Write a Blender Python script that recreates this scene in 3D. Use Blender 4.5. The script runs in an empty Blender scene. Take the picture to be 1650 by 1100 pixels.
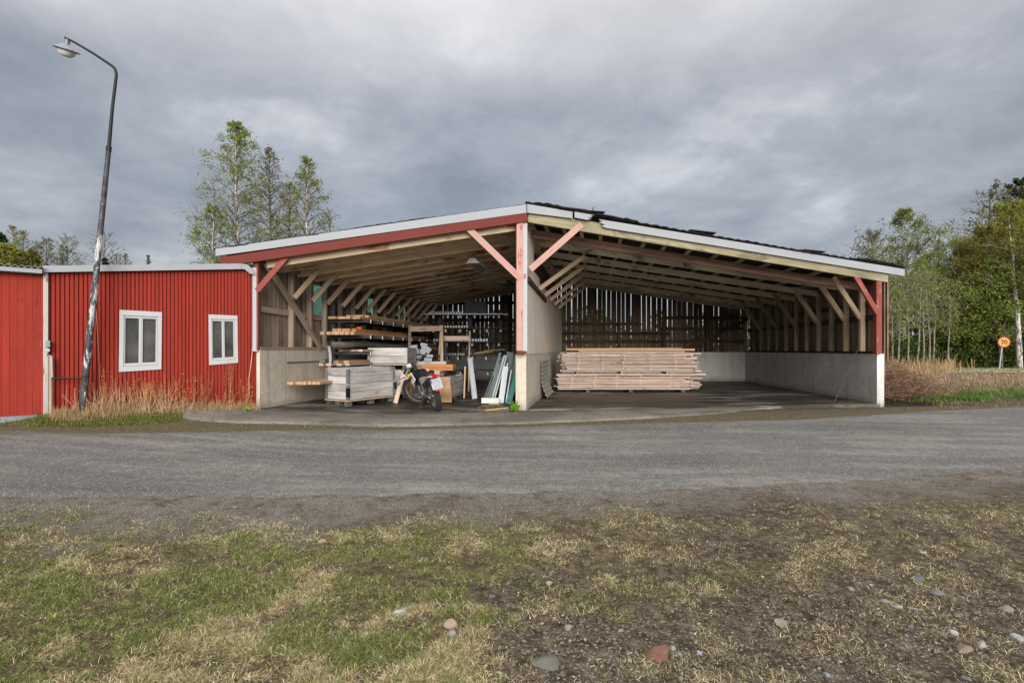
import bpy, bmesh, math, random
import numpy as np
from mathutils import Vector, Matrix

RS = random.Random(7)
NR = np.random.RandomState(11)
SC = bpy.context.scene
COL = SC.collection
EYE = 1.07          # eye height above the shed floor, metres
FP = 850.0          # focal length in photograph pixels
HZ = 563.0          # horizon row in the photograph

# ------------------------------------------------------------------ noise
_T = np.random.RandomState(3).rand(256, 256)
def vnoise(x, y):
    x = np.asarray(x, float); y = np.asarray(y, float)
    xi = np.floor(x).astype(int); yi = np.floor(y).astype(int)
    fx = x - xi; fy = y - yi
    fx = fx*fx*(3-2*fx); fy = fy*fy*(3-2*fy)
    a = _T[xi & 255, yi & 255]; b = _T[(xi+1) & 255, yi & 255]
    c = _T[xi & 255, (yi+1) & 255]; d = _T[(xi+1) & 255, (yi+1) & 255]
    return (a*(1-fx)+b*fx)*(1-fy) + (c*(1-fx)+d*fx)*fy
def fbm(x, y, o=4):
    s = 0.; a = .5; n = 0.
    for i in range(o):
        s = s + a*vnoise(x*2**i+17.3*i, y*2**i+9.1*i); n += a; a *= .5
    return s/n
def sstep(a, b, x):
    t = np.clip((np.asarray(x, float)-a)/(b-a), 0, 1); return t*t*(3-2*t)

# ------------------------------------------------------------------ plan of the place
P0 = np.array([.25, 9.27]); L0 = np.array([-4.09, 8.556]); R0 = np.array([7.19, 10.39])
U = np.array([.9872, .1597]); U = U/np.linalg.norm(U)     # along the shed front
N = np.array([-U[1], U[0]])                               # into the shed
SL, SM, SR = .147, .165, .090                             # x per metre of depth along the three long walls
def Lw(t): return np.array([L0[0]+SL*t, L0[1]+t])
def Mw(t): return np.array([P0[0]+SM*t, P0[1]+t])
def Rw(t): return np.array([R0[0]+SR*t, R0[1]+t])
TL, TM, TR = 9.9, 8.95, 7.38
def front(s): return P0 + U*s                             # point of the front line, s from the middle pillar
def V3(p, z): return Vector((float(p[0]), float(p[1]), float(z)))
def up(px, py, Y): return Vector(((px-825)/FP*Y, Y, EYE+(HZ-py)/FP*Y))

def ground(x, y):
    """height of the terrain"""
    x = np.asarray(x, float); y = np.asarray(y, float)
    v = (P0[0]-x)*N[0] + (P0[1]-y)*N[1]
    p = np.interp(v, [-1, 0, .9, 1.5, 2.0, 4.5, 7, 9, 30], [-.02, -.02, -.035, -.08, -.11, -.30, -.40, -.45, -.5])
    wx, wy = x+6.088, y-6.9; al = wx*.761+wy*.649; ac = -wx*.649+wy*.761
    bank = .075*np.exp(-(np.minimum(ac+.1, 0)/.38)**2)*sstep(-.6, .1, al)*sstep(2.75, 2.2, al)
    lift = bank+.053*np.clip(-2-x, 0, 6)*sstep(12, 7, v)*sstep(-9, -2, v)
    return p + lift
def hit(px, py, dz=0.0):
    """where the sight line of a photo pixel meets the terrain"""
    y = 1.0
    for i in range(4000):
        x = (px-825)/FP*y
        if EYE+(HZ-py)/FP*y <= float(ground(x, y))+dz: break
        y += .01
    return np.array([x, y])

# ------------------------------------------------------------------ mesh collecting
class MB:
    def __init__(s): s.v = []; s.f = []; s.n = 0; s.c = []; s.has = False
    def add(s, vs, fs, var=0.):
        s.v.extend([tuple(map(float, p)) for p in vs]); s.f.extend([tuple(i+s.n for i in f) for f in fs])
        s.c.extend([var]*len(vs)); s.has |= var != 0; s.n += len(vs)
    def hexa(s, b, t, var=0.):
        """bottom four corners, top four corners"""
        s.add(list(b)+list(t), [(3,2,1,0), (4,5,6,7), (0,1,5,4), (1,2,6,5), (2,3,7,6), (3,0,4,7)], var)
    def box(s, c, d, rz=0., var=0.):
        x, y, z = d[0]/2, d[1]/2, d[2]/2; C, S_ = math.cos(rz), math.sin(rz)
        q = [(-x,-y), (x,-y), (x,y), (-x,y)]
        q = [(c[0]+a*C-b*S_, c[1]+a*S_+b*C) for a, b in q]
        s.hexa([(a, b, c[2]-z) for a, b in q], [(a, b, c[2]+z) for a, b in q], var)
    def bar(s, p, q, w, h, upv=(0,0,1), var=0.):
        p = Vector(p); q = Vector(q); d = (q-p).normalized(); u = Vector(upv)
        sd = d.cross(u)
        if sd.length < 1e-5: sd = d.cross(Vector((1,0,0)))
        sd.normalize(); u = sd.cross(d)
        k = [sd*(-w/2)+u*(-h/2), sd*(w/2)+u*(-h/2), sd*(w/2)+u*(h/2), sd*(-w/2)+u*(h/2)]
        s.add([p+a for a in k]+[q+a for a in k], [(0,1,2,3), (7,6,5,4), (4,5,1,0), (5,6,2,1), (6,7,3,2), (7,4,0,3)], var)
    def tube(s, pts, r, n=8, cap=True, var=0.):
        pts = [Vector(p) for p in pts]
        if not hasattr(r, '__len__'): r = [r]*len(pts)
        vs = []; fs = []; a = None
        for i, p in enumerate(pts):
            d = (pts[min(i+1, len(pts)-1)]-pts[max(i-1, 0)]).normalized()
            if a is None: a = d.orthogonal().normalized()
            a = (a-d*a.dot(d)); a = a.normalized() if a.length > 1e-6 else d.orthogonal().normalized()
            b = d.cross(a)
            for k in range(n):
                t = 2*math.pi*k/n; vs.append(p+(a*math.cos(t)+b*math.sin(t))*r[i])
        for i in range(len(pts)-1):
            for k in range(n):
                k2 = (k+1) % n; fs.append((i*n+k, i*n+k2, (i+1)*n+k2, (i+1)*n+k))
        if cap: fs += [tuple(range(n-1, -1, -1)), tuple((len(pts)-1)*n+k for k in range(n))]
        s.add(vs, fs, var)
    def lathe(s, prof, o=(0,0,0), axis='Z', n=20, var=0., close=True):
        """prof: (radius, height) pairs"""
        vs = []; fs = []
        for r, h in prof:
            for k in range(n):
                t = 2*math.pi*k/n; a, b = r*math.cos(t), r*math.sin(t)
                p = {'Z': (a, b, h), 'Y': (b, h, a), 'X': (h, a, b)}[axis]
                vs.append((o[0]+p[0], o[1]+p[1], o[2]+p[2]))
        m = len(prof); R = range(m) if close else range(m-1)
        for i in R:
            j = (i+1) % m
            for k in range(n):
                k2 = (k+1) % n; fs.append((i*n+k, i*n+k2, j*n+k2, j*n+k))
        s.add(vs, fs, var)
    def prism(s, poly, d, var=0.):
        """poly: 3-D points of one flat outline, pushed along vector d"""
        n = len(poly); d = Vector(d); a = [Vector(p) for p in poly]
        s.add(a+[p+d for p in a], [tuple(range(n-1, -1, -1)), tuple(range(n, 2*n))]+[(i, (i+1) % n, (i+1) % n+n, i+n) for i in range(n)], var)
    def build(s, name, mat, parent=None, org=None, smooth=False, **tags):
        me = bpy.data.meshes.new(name)
        o = bpy.data.objects.new(name, me); COL.objects.link(o)
        off = wpos(parent) if parent is not None else Vector((0,0,0))
        if org is None:
            if parent is not None: org = off
            else:
                a = np.array(s.v); org = Vector(((a[:,0].min()+a[:,0].max())/2, (a[:,1].min()+a[:,1].max())/2, a[:,2].min()))
        org = Vector(org)
        me.from_pydata([(p[0]-org[0], p[1]-org[1], p[2]-org[2]) for p in s.v], [], s.f)
        if s.has:
            at = me.attributes.new('var', 'FLOAT', 'POINT'); at.data.foreach_set('value', np.array(s.c, np.float32))
        bm = bmesh.new(); bm.from_mesh(me); bmesh.ops.recalc_face_normals(bm, faces=bm.faces); bm.to_mesh(me); bm.free()
        if smooth:
            me.polygons.foreach_set('use_smooth', [True]*len(me.polygons))
            if smooth != 'all': me.set_sharp_from_angle(angle=math.radians(40))
        me.materials.append(mat)
        if parent is not None: o.parent = parent; o.location = org-off
        else: o.location = org
        tag(o, **tags); return o

WP = {}
def wpos(o):
    p = Vector((0,0,0))
    while o is not None: p = p + o.location; o = o.parent
    return p
def tag(o, label=None, cat=None, group=None, kind=None):
    if label: o['label'] = label
    if cat: o['category'] = cat
    if group: o['group'] = group
    if kind: o['kind'] = kind
    return o
def thing(name, loc, label, cat, group=None):
    o = bpy.data.objects.new(name, None); COL.objects.link(o); o.empty_display_size = .1
    o.location = loc; return tag(o, label, cat, group)
def npmesh(name, v, f, mat, attrs=None, smooth=False, parent=None, org=(0,0,0), **tags):
    """v (n,3) array, f (m,3|4) array"""
    me = bpy.data.meshes.new(name); k = f.shape[1]
    v = np.asarray(v, np.float32)-np.array(org, np.float32)
    me.vertices.add(len(v)); me.vertices.foreach_set('co', v.ravel())
    me.loops.add(f.size); me.loops.foreach_set('vertex_index', f.astype(np.int32).ravel())
    me.polygons.add(len(f)); me.polygons.foreach_set('loop_start', np.arange(0, f.size, k, dtype=np.int32))
    me.polygons.foreach_set('loop_total', np.full(len(f), k, np.int32))
    if smooth: me.polygons.foreach_set('use_smooth', np.ones(len(f), bool))
    me.update(calc_edges=True)
    for nm, a in (attrs or {}).items():
        a = np.asarray(a, np.float32)
        if a.ndim == 1: at = me.attributes.new(nm, 'FLOAT', 'POINT'); at.data.foreach_set('value', a)
        else: at = me.attributes.new(nm, 'FLOAT_COLOR', 'POINT'); at.data.foreach_set('color', np.c_[a, np.ones(len(a))].astype(np.float32).ravel())
    me.materials.append(mat)
    o = bpy.data.objects.new(name, me); COL.objects.link(o)
    if parent is not None: o.parent = parent; o.location = Vector(org)-wpos(parent)
    else: o.location = Vector(org)
    return tag(o, **tags)
def stick(name, p, q, w, h, mat, parent=None, upv=(0,0,1), bow=0., **tags):
    """one straight timber or bar whose mesh runs along its own x axis, so that the grain follows it"""
    p = Vector(p); q = Vector(q); d = q-p; L = d.length; x = d/L; u = Vector(upv)
    y = u.cross(x)
    if y.length < 1e-4: y = Vector((0,1,0)).cross(x)
    y.normalize(); z = x.cross(y)
    me = bpy.data.meshes.new(name); bm = bmesh.new(); ns = 6 if bow else 1; ring = []
    e = min(w, h)*.06
    for i in range(ns+1):
        xx = L*i/ns; bz = bow*4*(i/ns)*(1-i/ns)
        o_ = [(-w/2+e,-h/2), (w/2-e,-h/2), (w/2,-h/2+e), (w/2,h/2-e), (w/2-e,h/2), (-w/2+e,h/2), (-w/2,h/2-e), (-w/2,-h/2+e)]
        ring.append([bm.verts.new((xx, a, b+bz)) for a, b in o_])
    for i in range(ns):
        for k in range(8): bm.faces.new((ring[i][k], ring[i+1][k], ring[i+1][(k+1) % 8], ring[i][(k+1) % 8]))
    bm.faces.new(ring[0]); bm.faces.new(ring[-1][::-1])
    bmesh.ops.recalc_face_normals(bm, faces=bm.faces); bm.to_mesh(me); bm.free()
    me.materials.append(mat)
    o = bpy.data.objects.new(name, me); COL.objects.link(o)
    m = Matrix((x, y, z)).transposed().to_4x4()
    off = wpos(parent) if parent is not None else Vector((0,0,0))
    m.translation = p-off
    o.parent = parent; o.matrix_local = m
    return tag(o, **tags)
# ------------------------------------------------------------------ materials
def rgb(r, g, b):
    """sRGB 0-255 of a material's own colour -> linear"""
    f = lambda c: (c/255/12.92) if c/255 <= .04045 else ((c/255+.055)/1.055)**2.4
    return (f(r), f(g), f(b), 1)
def rgo(r, g, b, k=.86): c = rgb(r, g, b); return (c[0]*k, c[1]*k, c[2]*k, 1)
class NT:
    def __init__(s, name, rough=.8, spec=.3):
        s.m = bpy.data.materials.new(name); s.m.use_nodes = True; s.t = s.m.node_tree; s.n = s.t.nodes
        s.p = s.n['Principled BSDF']; s.p.inputs['Roughness'].default_value = rough
        s.p.inputs['Specular IOR Level'].default_value = spec; s._o = None
    def node(s, typ, **kw):
        n = s.n.new(typ)
        for k, v in kw.items():
            if k.startswith('i_'): n.inputs[k[2:].replace('_', ' ')].default_value = v
            else: setattr(n, k, v)
        return n
    def link(s, a, b): s.t.links.new(a, b)
    def obj(s):
        if s._o is None:
            tc = s.node('ShaderNodeTexCoord'); oi = s.node('ShaderNodeObjectInfo'); at = s.node('ShaderNodeAttribute', attribute_name='var')
            s.rnd = s.math('FRACT', s.math('ADD', oi.outputs['Random'], at.outputs['Fac']))
            sc = s.math('MULTIPLY', s.rnd, 37.)
            v = s.node('ShaderNodeVectorMath', operation='ADD'); s.link(tc.outputs['Object'], v.inputs[0]); s.link(sc, v.inputs[1])
            s._o = v.outputs[0]; s.raw = tc.outputs['Object']
        return s._o
    def math(s, op, a, b=None, clamp=False):
        n = s.node('ShaderNodeMath', operation=op, use_clamp=clamp)
        for i, x in enumerate((a, b)):
            if x is None: continue
            if isinstance(x, (int, float)): n.inputs[i].default_value = x
            else: s.link(x, n.inputs[i])
        return n.outputs[0]
    def scaled(s, sx, sy, sz, src=None):
        n = s.node('ShaderNodeVectorMath', operation='MULTIPLY'); s.link(src or s.obj(), n.inputs[0]); n.inputs[1].default_value = (sx, sy, sz); return n.outputs[0]
    def noise(s, vec=None, scale=5., detail=4., rough=.6, dist=0., out='Fac'):
        n = s.node('ShaderNodeTexNoise'); n.inputs['Scale'].default_value = scale; n.inputs['Detail'].default_value = detail
        n.inputs['Roughness'].default_value = rough; n.inputs['Distortion'].default_value = dist
        s.link(vec if vec is not None else s.obj(), n.inputs['Vector']); return n.outputs[out]
    def voro(s, vec=None, scale=5., feature='F1', out='Distance', rand=1.):
        n = s.node('ShaderNodeTexVoronoi', feature=feature); n.inputs['Scale'].default_value = scale; n.inputs['Randomness'].default_value = rand
        s.link(vec if vec is not None else s.obj(), n.inputs['Vector']); return n.outputs[out]
    def ramp(s, fac, stops):
        n = s.node('ShaderNodeValToRGB'); e = n.color_ramp.elements
        while len(e) < len(stops): e.new(.5)
        for k, (p, c) in enumerate(stops): e[k].position = p; e[k].color = c if hasattr(c, '__len__') else (c, c, c, 1)
        s.link(fac, n.inputs['Fac']); return n.outputs['Color']
    def mix(s, fac, a, b, mode='MIX'):
        n = s.node('ShaderNodeMix', data_type='RGBA', blend_type=mode)
        for i, x in ((0, fac), (6, a), (7, b)):
            if isinstance(x, (int, float)): n.inputs[i].default_value = x if i == 0 else (x, x, x, 1)
            elif isinstance(x, tuple): n.inputs[i].default_value = x
            else: s.link(x, n.inputs[i])
        return n.outputs[2]
    def attr(s, name, out='Fac'): return s.node('ShaderNodeAttribute', attribute_name=name).outputs[out]
    def color(s, c): 
        if isinstance(c, tuple): s.p.inputs['Base Color'].default_value = c
        else: s.link(c, s.p.inputs['Base Color'])
        return s
    def bump(s, h, strength=.4, dist=.01):
        n = s.node('ShaderNodeBump'); n.inputs['Strength'].default_value = strength; n.inputs['Distance'].default_value = dist
        s.link(h, n.inputs['Height']); s.link(n.outputs[0], s.p.inputs['Normal']); return s
    def rough(s, r): s.link(r, s.p.inputs['Roughness']); return s

def wood(name, light, dark, axis='X', vary=.45, stain=None, stain_amt=0., fine=1., rough=.85):
    """bare timber: grain along one axis, board-to-board variation, knots and stains"""
    t = NT(name, rough, .2); lo, hi = 1.1, 26.*fine
    k = {'X': (lo, hi, hi), 'Y': (hi, lo, hi), 'Z': (hi, hi, lo)}[axis]
    g = t.noise(t.scaled(*k), 1., 5., .65, .6); big = t.noise(t.scaled(*[1.2 if q == lo else 4. for q in k]), 1., 3., .6)
    f = t.math('ADD', t.math('MULTIPLY', g, .6), t.math('MULTIPLY', big, .45))
    c = t.ramp(f, [(.36, dark), (.66, light)])
    v = t.math('ADD', t.math('MULTIPLY', t.rnd, vary), 1-vary*.62)
    c = t.mix(1., c, v, 'MULTIPLY')
    kn = t.voro(t.scaled(*[2.2 if q == lo else 7. for q in k]), 1.)
    c = t.mix(t.ramp(kn, [(.03, .75), (.12, 0.)]), c, tuple(x*.35 for x in dark[:3])+(1,))
    if stain is not None:
        st = t.noise(t.scaled(*[.9 if q == lo else 2.4 for q in k]), 1.3, 5., .68, .9)
        c = t.mix(t.ramp(st, [(.62-stain_amt*.3, 0.), (.74-stain_amt*.3, .9)]), c, stain)
    t.color(c); t.bump(g, .35, .006); return t.m
def painted(name, col, axis='X', wear=.0, under=rgb(150,140,128), vary=.12, rough=.7, dirt=.25):
    """painted timber or metal with a little dirt and worn spots"""
    t = NT(name, rough, .3); k = {'X': (1.5, 18, 18), 'Y': (18, 1.5, 18), 'Z': (18, 18, 1.5)}[axis]
    g = t.noise(t.scaled(*k), 1., 6., .7, .4); b = t.noise(None, 1.7, 5., .62)
    v = t.math('ADD', t.math('MULTIPLY', t.rnd, vary), 1-vary*.5)
    b = t.math('ADD', t.math('MULTIPLY', b, .6), t.math('MULTIPLY', t.noise(t.scaled(*[q*.35 if q > 2 else q*.3 for q in k]), 1., 4., .6), .4))
    c = t.mix(1., t.ramp(b, [(.3, tuple(x*(1-dirt) for x in col[:3])+(1,)), (.7, col)]), v, 'MULTIPLY')
    if wear > 0:
        w = t.math('ADD', t.math('MULTIPLY', g, .65), t.math('MULTIPLY', t.noise(None, 4.5, 5., .7), .35))
        c = t.mix(t.ramp(w, [(.60-wear*.3, 0.), (.67-wear*.3, 1.)]), c, under)
    t.color(c); t.bump(g, .2, .004); return t.m
def plain(name, col, rough=.5, metal=0., spec=.4, vary=.25, scale=9.):
    t = NT(name, rough, spec); b = t.noise(None, scale, 5., .65)
    t.color(t.mix(1., t.ramp(b, [(.3, tuple(x*(1-vary) for x in col[:3])+(1,)), (.7, col)]), 1., 'MULTIPLY'))
    t.p.inputs['Metallic'].default_value = metal
    t.rough(t.math('ADD', t.math('MULTIPLY', b, .3), rough-.15, True)); return t.m
def concrete(name, col, dirt_col, base_h=.35, dirt=.5, joints=0.):
    t = NT(name, .9, .2); t.obj()
    a = t.noise(t.raw, 1.1, 6., .65); b = t.noise(t.raw, 9., 5., .7); st = t.noise(t.scaled(7., 7., .5, t.raw), 1., 5., .65, .3)
    c = t.ramp(t.math('ADD', t.math('MULTIPLY', a, .6), t.math('MULTIPLY', b, .4)), [(.3, tuple(x*.66 for x in col[:3])+(1,)), (.62, col)])
    c = t.mix(t.ramp(st, [(.5, 0.), (.75, dirt)]), c, dirt_col)
    sp = t.node('ShaderNodeSeparateXYZ'); t.link(t.raw, sp.inputs[0])
    low = t.math('ADD', t.math('MULTIPLY', sp.outputs[2], -1/base_h), t.math('ADD', t.math('MULTIPLY', a, 1.5), .12))
    c = t.mix(t.ramp(low, [(.35, 0.), (1., .8)]), c, tuple(x*.8 for x in dirt_col[:3])+(1,))
    if joints:
        wob = t.math('MULTIPLY', t.math('SUBTRACT', a, .5), .03)
        for ax, per, wd, am in ((1, joints, .008, .55), (2, .33, .012, .10)):
            fr = t.math('FRACT', t.math('MULTIPLY', t.math('ADD', t.math('ADD', sp.outputs[ax], wob), 20.13), 1/per)); fr = t.math('ABSOLUTE', t.math('SUBTRACT', fr, .5))
            c = t.mix(t.ramp(fr, [(0., am), (wd/per, 0.)]), c, tuple(x*.55 for x in dirt_col[:3])+(1,))
    pit = t.voro(t.raw, 16.); c = t.mix(t.ramp(pit, [(.05, .6), (.13, 0.)]), c, tuple(x*.4 for x in dirt_col[:3])+(1,))
    t.color(c); t.bump(b, .35, .01); return t.m

M = {}
M['old_wood']   = wood('old_wood', rgb(176,160,142), rgb(122,106,92), vary=.4)
M['old_wood_z'] = wood('old_wood_boards', rgb(158,142,126), rgb(100,86,75), 'Z', vary=.5)
M['grey_wood_z']= wood('grey_wood_boards', rgb(150,136,122), rgb(88,76,68), 'Z', vary=.5)
M['dark_wood_z']= wood('dark_wood_boards', rgb(118,102,88), rgb(66,56,48), 'Z', vary=.5)
M['dark_wood']  = wood('dark_wood', rgb(96,78,66), rgb(50,38,32), vary=.5)
M['moss_beam']  = wood('mossy_beam_wood', rgo(180,172,144), rgo(120,112,86), vary=.2, stain=rgo(104,100,80), stain_amt=.3)
M['rafter_wood']= wood('rafter_wood', rgb(226,218,192), rgb(172,162,136), vary=.25, stain=rgb(92,76,62), stain_amt=.2)
M['red_brown']  = wood('red_brown_beam_wood', rgb(158,128,110), rgb(98,74,62), vary=.3)
M['ceiling']    = wood('stained_ceiling_wood', rgb(244,226,196), rgb(212,188,154), vary=.3, stain=rgb(140,96,60), stain_amt=.32)
M['brace_wood'] = wood('brace_wood', rgb(208,184,156), rgb(160,136,112), vary=.4)
M['pale_panel'] = wood('pale_panel_boards', rgb(228,218,204), rgb(190,178,162), 'Z', vary=.12)
M['red_faded']  = painted('faded_red_paint', rgo(208,164,154), wear=.16, under=rgo(178,92,80), vary=.12)
M['red_post']   = painted('weathered_red_paint', rgo(150,74,64), wear=.2, under=rgo(150,128,112), vary=.25)
M['red_beam']   = painted('red_beam_paint', rgo(118,48,41), vary=.1, wear=.06, under=rgo(110,50,40))
M['white_edge'] = painted('white_trim_paint', rgo(198,200,203), vary=.05, dirt=.12, wear=.1, under=rgo(168,170,170))
M['fascia']     = painted('white_fascia_paint', rgo(170,174,180), vary=.05, dirt=.10, wear=.07, under=rgo(165,165,162))
M['white_post'] = painted('peeling_white_paint', rgo(205,200,194), 'Z', wear=.22, under=rgo(140,110,90), dirt=.3)
M['barn_red']   = painted('barn_red_paint', rgo(164,55,41), 'Z', vary=.32, dirt=.34, wear=.03, under=rgo(120,36,30), rough=.85)
M['concrete']   = concrete('old_concrete', rgb(210,199,183), rgb(118,108,95), dirt=.55, joints=3.1)
M['concrete_in']= concrete('grey_concrete', rgb(220,219,215), rgb(138,135,128), .34, .45, joints=2.3)
M['galv']       = plain('galvanised_steel', rgb(150,156,162), .45, .6, vary=.3)
M['dark_metal'] = plain('dark_metal', rgb(40,40,42), .55, .3)
M['black']      = plain('black_plastic', rgb(20,20,22), .5, 0.)
M['rust']       = plain('rusty_metal', rgb(120,66,40), .85, .1, vary=.5)
M['roof']       = plain('grey_black_roofing', rgb(44,42,42), .85, 0., .2, .4, 6.)
def glass_mat():
    t = NT('grey_reflection_glass', .06, .5); b = t.noise(None, 3., 4.)
    t.color(t.ramp(b, [(.3, rgb(74,74,72)), (.7, rgb(126,126,120))])); t.p.inputs['Transmission Weight'].default_value = .55; t.p.inputs['IOR'].default_value = 1.45  # mottled grey base colour stands in for reflections on the panes
    return t.m
M['glass'] = glass_mat()
# ------------------------------------------------------------------ ground
def ground_material():
    t = NT('soil_and_thatch', .95, .15); t.obj(); o = t.raw
    gr = t.attr('grass'); gv = t.attr('gravel'); tv = t.attr('verge')
    n1 = t.noise(o, 2.2, 6., .7); n2 = t.noise(o, 14., 6., .75); n3 = t.noise(o, 60., 3., .7)
    n2 = t.math('ADD', t.math('MULTIPLY', n2, .5), t.math('MULTIPLY', t.noise(o, 170., 4., .8), .5))
    soil = t.ramp(n2, [(.38, rgb(28,23,19)), (.5, rgb(80,69,58)), (.63, rgb(154,141,126))])
    peb = t.voro(o, 55., out='Color'); pebd = t.voro(o, 55.)
    sep = t.node('ShaderNodeSeparateColor'); t.link(peb, sep.inputs[0])
    stone = t.ramp(sep.outputs[0], [(0., rgb(84,78,70)), (.5, rgb(124,116,106)), (1., rgb(164,154,142))])
    show = t.math('MULTIPLY', t.ramp(sep.outputs[1], [(.45, 0.), (.5, 1.)]), t.math('MULTIPLY', t.ramp(pebd, [(.3, 1.), (.5, 0.)]), gv))
    c = t.mix(show, soil, stone)
    moss = t.ramp(t.noise(o, 6., 5., .7), [(.5, 0.), (.7, .55)])
    c = t.mix(t.math('MULTIPLY', moss, t.math('ADD', t.math('MULTIPLY', gr, .6), .15)), c, rgb(92,88,48))
    th = t.ramp(n2, [(.36, rgb(44,38,28)), (.5, rgb(98,86,62)), (.66, rgb(160,144,112))])
    th = t.mix(t.ramp(n1, [(.5, 0.), (.66, .6)]), th, t.ramp(n2, [(.36, rgb(44,52,26)), (.66, rgb(100,110,56))]))
    c = t.mix(t.math('MULTIPLY', gr, t.ramp(t.noise(o, 4., 6., .75), [(.3, .35), (.6, 1.)])), c, th)
    vg = t.ramp(t.noise(o, 25., 5., .75), [(.3, rgb(66,60,48)), (.55, rgb(112,104,80)), (.75, rgb(142,134,112))])
    c = t.mix(t.math('MULTIPLY', tv, .8), c, vg)
    c = t.mix(t.math('MULTIPLY', t.attr('roady'), t.ramp(t.noise(o, 5., 6., .78), [(.36, .15), (.56, 1.)])), c, t.ramp(t.noise(o, 110., 4., .85), [(.38, rgb(66,62,57)), (.5, rgb(114,109,102)), (.62, rgb(176,170,162))]))
    c = t.mix(t.ramp(n3, [(.35, .35), (.6, 0.)]), c, rgb(40,34,30))
    t.color(c); t.bump(t.math('ADD', n2, t.math('MULTIPLY', pebd, -.6)), .7, .03); return t.m

def zone(x, y):
    """grass cover of the foreground, 0..1"""
    v = (P0[0]-x)*N[0] + (P0[1]-y)*N[1]
    edge = v + (fbm(x*.9+3, y*.9, 4)-.5)*1.5
    n = fbm(x*1.3+40, y*1.3+11, 4)
    px = x/np.maximum(y, .3)*FP+825
    inner = sstep(4.5, 5.2, edge)
    right = sstep(700, 1000, px + (fbm(x*.8+9, y*.8+2, 3)-.5)*500)
    depth = v
    bare = right*sstep(5.9, 6.5, depth+(n-.5)*1.2)
    cover = inner*(1-.86*bare)*(1-.45*right)
    return cover*sstep(.22, .48, n+.25*(1-right)), right, bare, v
def gz(x, y):
    """the terrain with its small bumps"""
    g, right_, bare, v = zone(x, y); near = (np.abs(x) < 14)*sstep(.4, 1.2, v)*sstep(-2, 0, y)
    return ground(x, y)+near*((fbm(x*1.5, y*1.5, 4)-.5)*.05*(.35+.65*sstep(3.8, 5., v))+(fbm(x*7, y*7, 3)-.5)*.03*sstep(4.3, 5.2, v))+np.where(v > 4.5, g*.015, 0)
def axis_steps(a, b, fine, lo, hi):
    xs = [a]
    while xs[-1] < b:
        x = xs[-1]; d = max(0, lo-x, x-hi); xs.append(x+fine+d*.12)
    return np.array(xs)
def make_ground():
    xs = np.r_[-900, -300, -120, -60, axis_steps(-30, 40, .09, -7, 9), 70, 140, 300, 900]
    ys = np.r_[-300, -60, -20, -8, axis_steps(-3, 60, .09, 1.6, 10), 75, 100, 150, 260, 500, 1500]
    X, Y = np.meshgrid(xs, ys); Z = ground(X, Y)
    g, right, bare, v = zone(X, Y)
    Z = gz(X, Y)
    s_ = (X-P0[0])*U[0]+(Y-P0[1])*U[1]
    inside = (v < .25)*(v > -13)*(s_ > -4.6)*(s_ < 9)
    Z = Z - .12*inside - .05*sstep(2.3, 2.7, v)*sstep(4.0, 3.6, v)*(np.abs(X) < 9)
    gravel = np.clip((v > 1)*1.0*(sstep(4.2, 4.8, v)*(.45+.55*bare)), 0, 1)
    verge = sstep(.2, .6, v)*sstep(2.6, 1.9, v)
    n = len(xs); m = len(ys); i = np.arange(n*m).reshape(m, n)
    f = np.stack([i[:-1,:-1], i[:-1,1:], i[1:,1:], i[1:,:-1]], -1).reshape(-1, 4)
    # beyond the yard the land is rough grass
    far = np.where((v < -1) | (np.abs(X-1) > 13), .8, 0.)
    grass = np.maximum(np.where(v > 4, g, 0), far)
    leftstrip = sstep(-3.2, -3.8, X)*sstep(2.1, 1.7, v); grass = np.maximum(grass, leftstrip*.9)
    rdg = sstep(5.35, 4.35, v+(fbm(X*1.7+5, Y*1.7, 4)-.5)*1.6)*sstep(1.9, 2.1, v)
    npmesh('ground', np.stack([X, Y, Z], -1).reshape(-1, 3), f, ground_material(),
           dict(grass=grass.ravel(), gravel=gravel.ravel(), verge=verge.ravel(), roady=rdg.ravel()), smooth=True, kind='structure')
make_ground()

def road_material():
    t = NT('worn_gravel_asphalt', .92, .2); t.obj(); o = t.raw; ed = t.attr('edge')
    mp = t.node('ShaderNodeMapping'); mp.inputs['Rotation'].default_value = (0, 0, -math.radians(11)); mp.inputs['Scale'].default_value = (.35, 3.2, 1); t.link(o, mp.inputs[0])
    streak = t.noise(mp.outputs[0], 1., 6., .65, .4); fine = t.noise(o, 130., 4., .85); mid = t.noise(o, 9., 6., .72); big = t.noise(o, .8, 4., .6)
    f = t.math('ADD', t.math('MULTIPLY', streak, .55), t.math('ADD', t.math('MULTIPLY', mid, .3), t.math('MULTIPLY', big, .2)))
    c = t.ramp(f, [(.38, rgo(94,94,92)), (.52, rgo(116,115,112)), (.64, rgo(150,146,138))])
    sp = t.voro(o, 95., out='Color'); s3 = t.node('ShaderNodeSeparateColor'); t.link(sp, s3.inputs[0])
    c = t.mix(t.ramp(s3.outputs[0], [(.0, .5), (.5, .0)]), c, rgo(70,70,70)); c = t.mix(t.ramp(s3.outputs[1], [(.82, 0.), (1., .55)]), c, rgo(196,194,190))
    c = t.mix(t.ramp(fine, [(.3, .4), (.6, 0.)]), c, rgo(66,66,66))
    e2 = t.ramp(t.math('ADD', ed, t.math('MULTIPLY', t.math('SUBTRACT', mid, .5), .9)), [(.35, 0.), (.95, .9)])
    c = t.mix(e2, c, t.ramp(t.noise(o, 30., 5., .75), [(.3, rgo(74,66,58)), (.7, rgo(128,118,108))]))
    t.color(c); t.bump(t.math('ADD', fine, t.math('MULTIPLY', mid, .8)), .5, .012); return t.m
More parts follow.
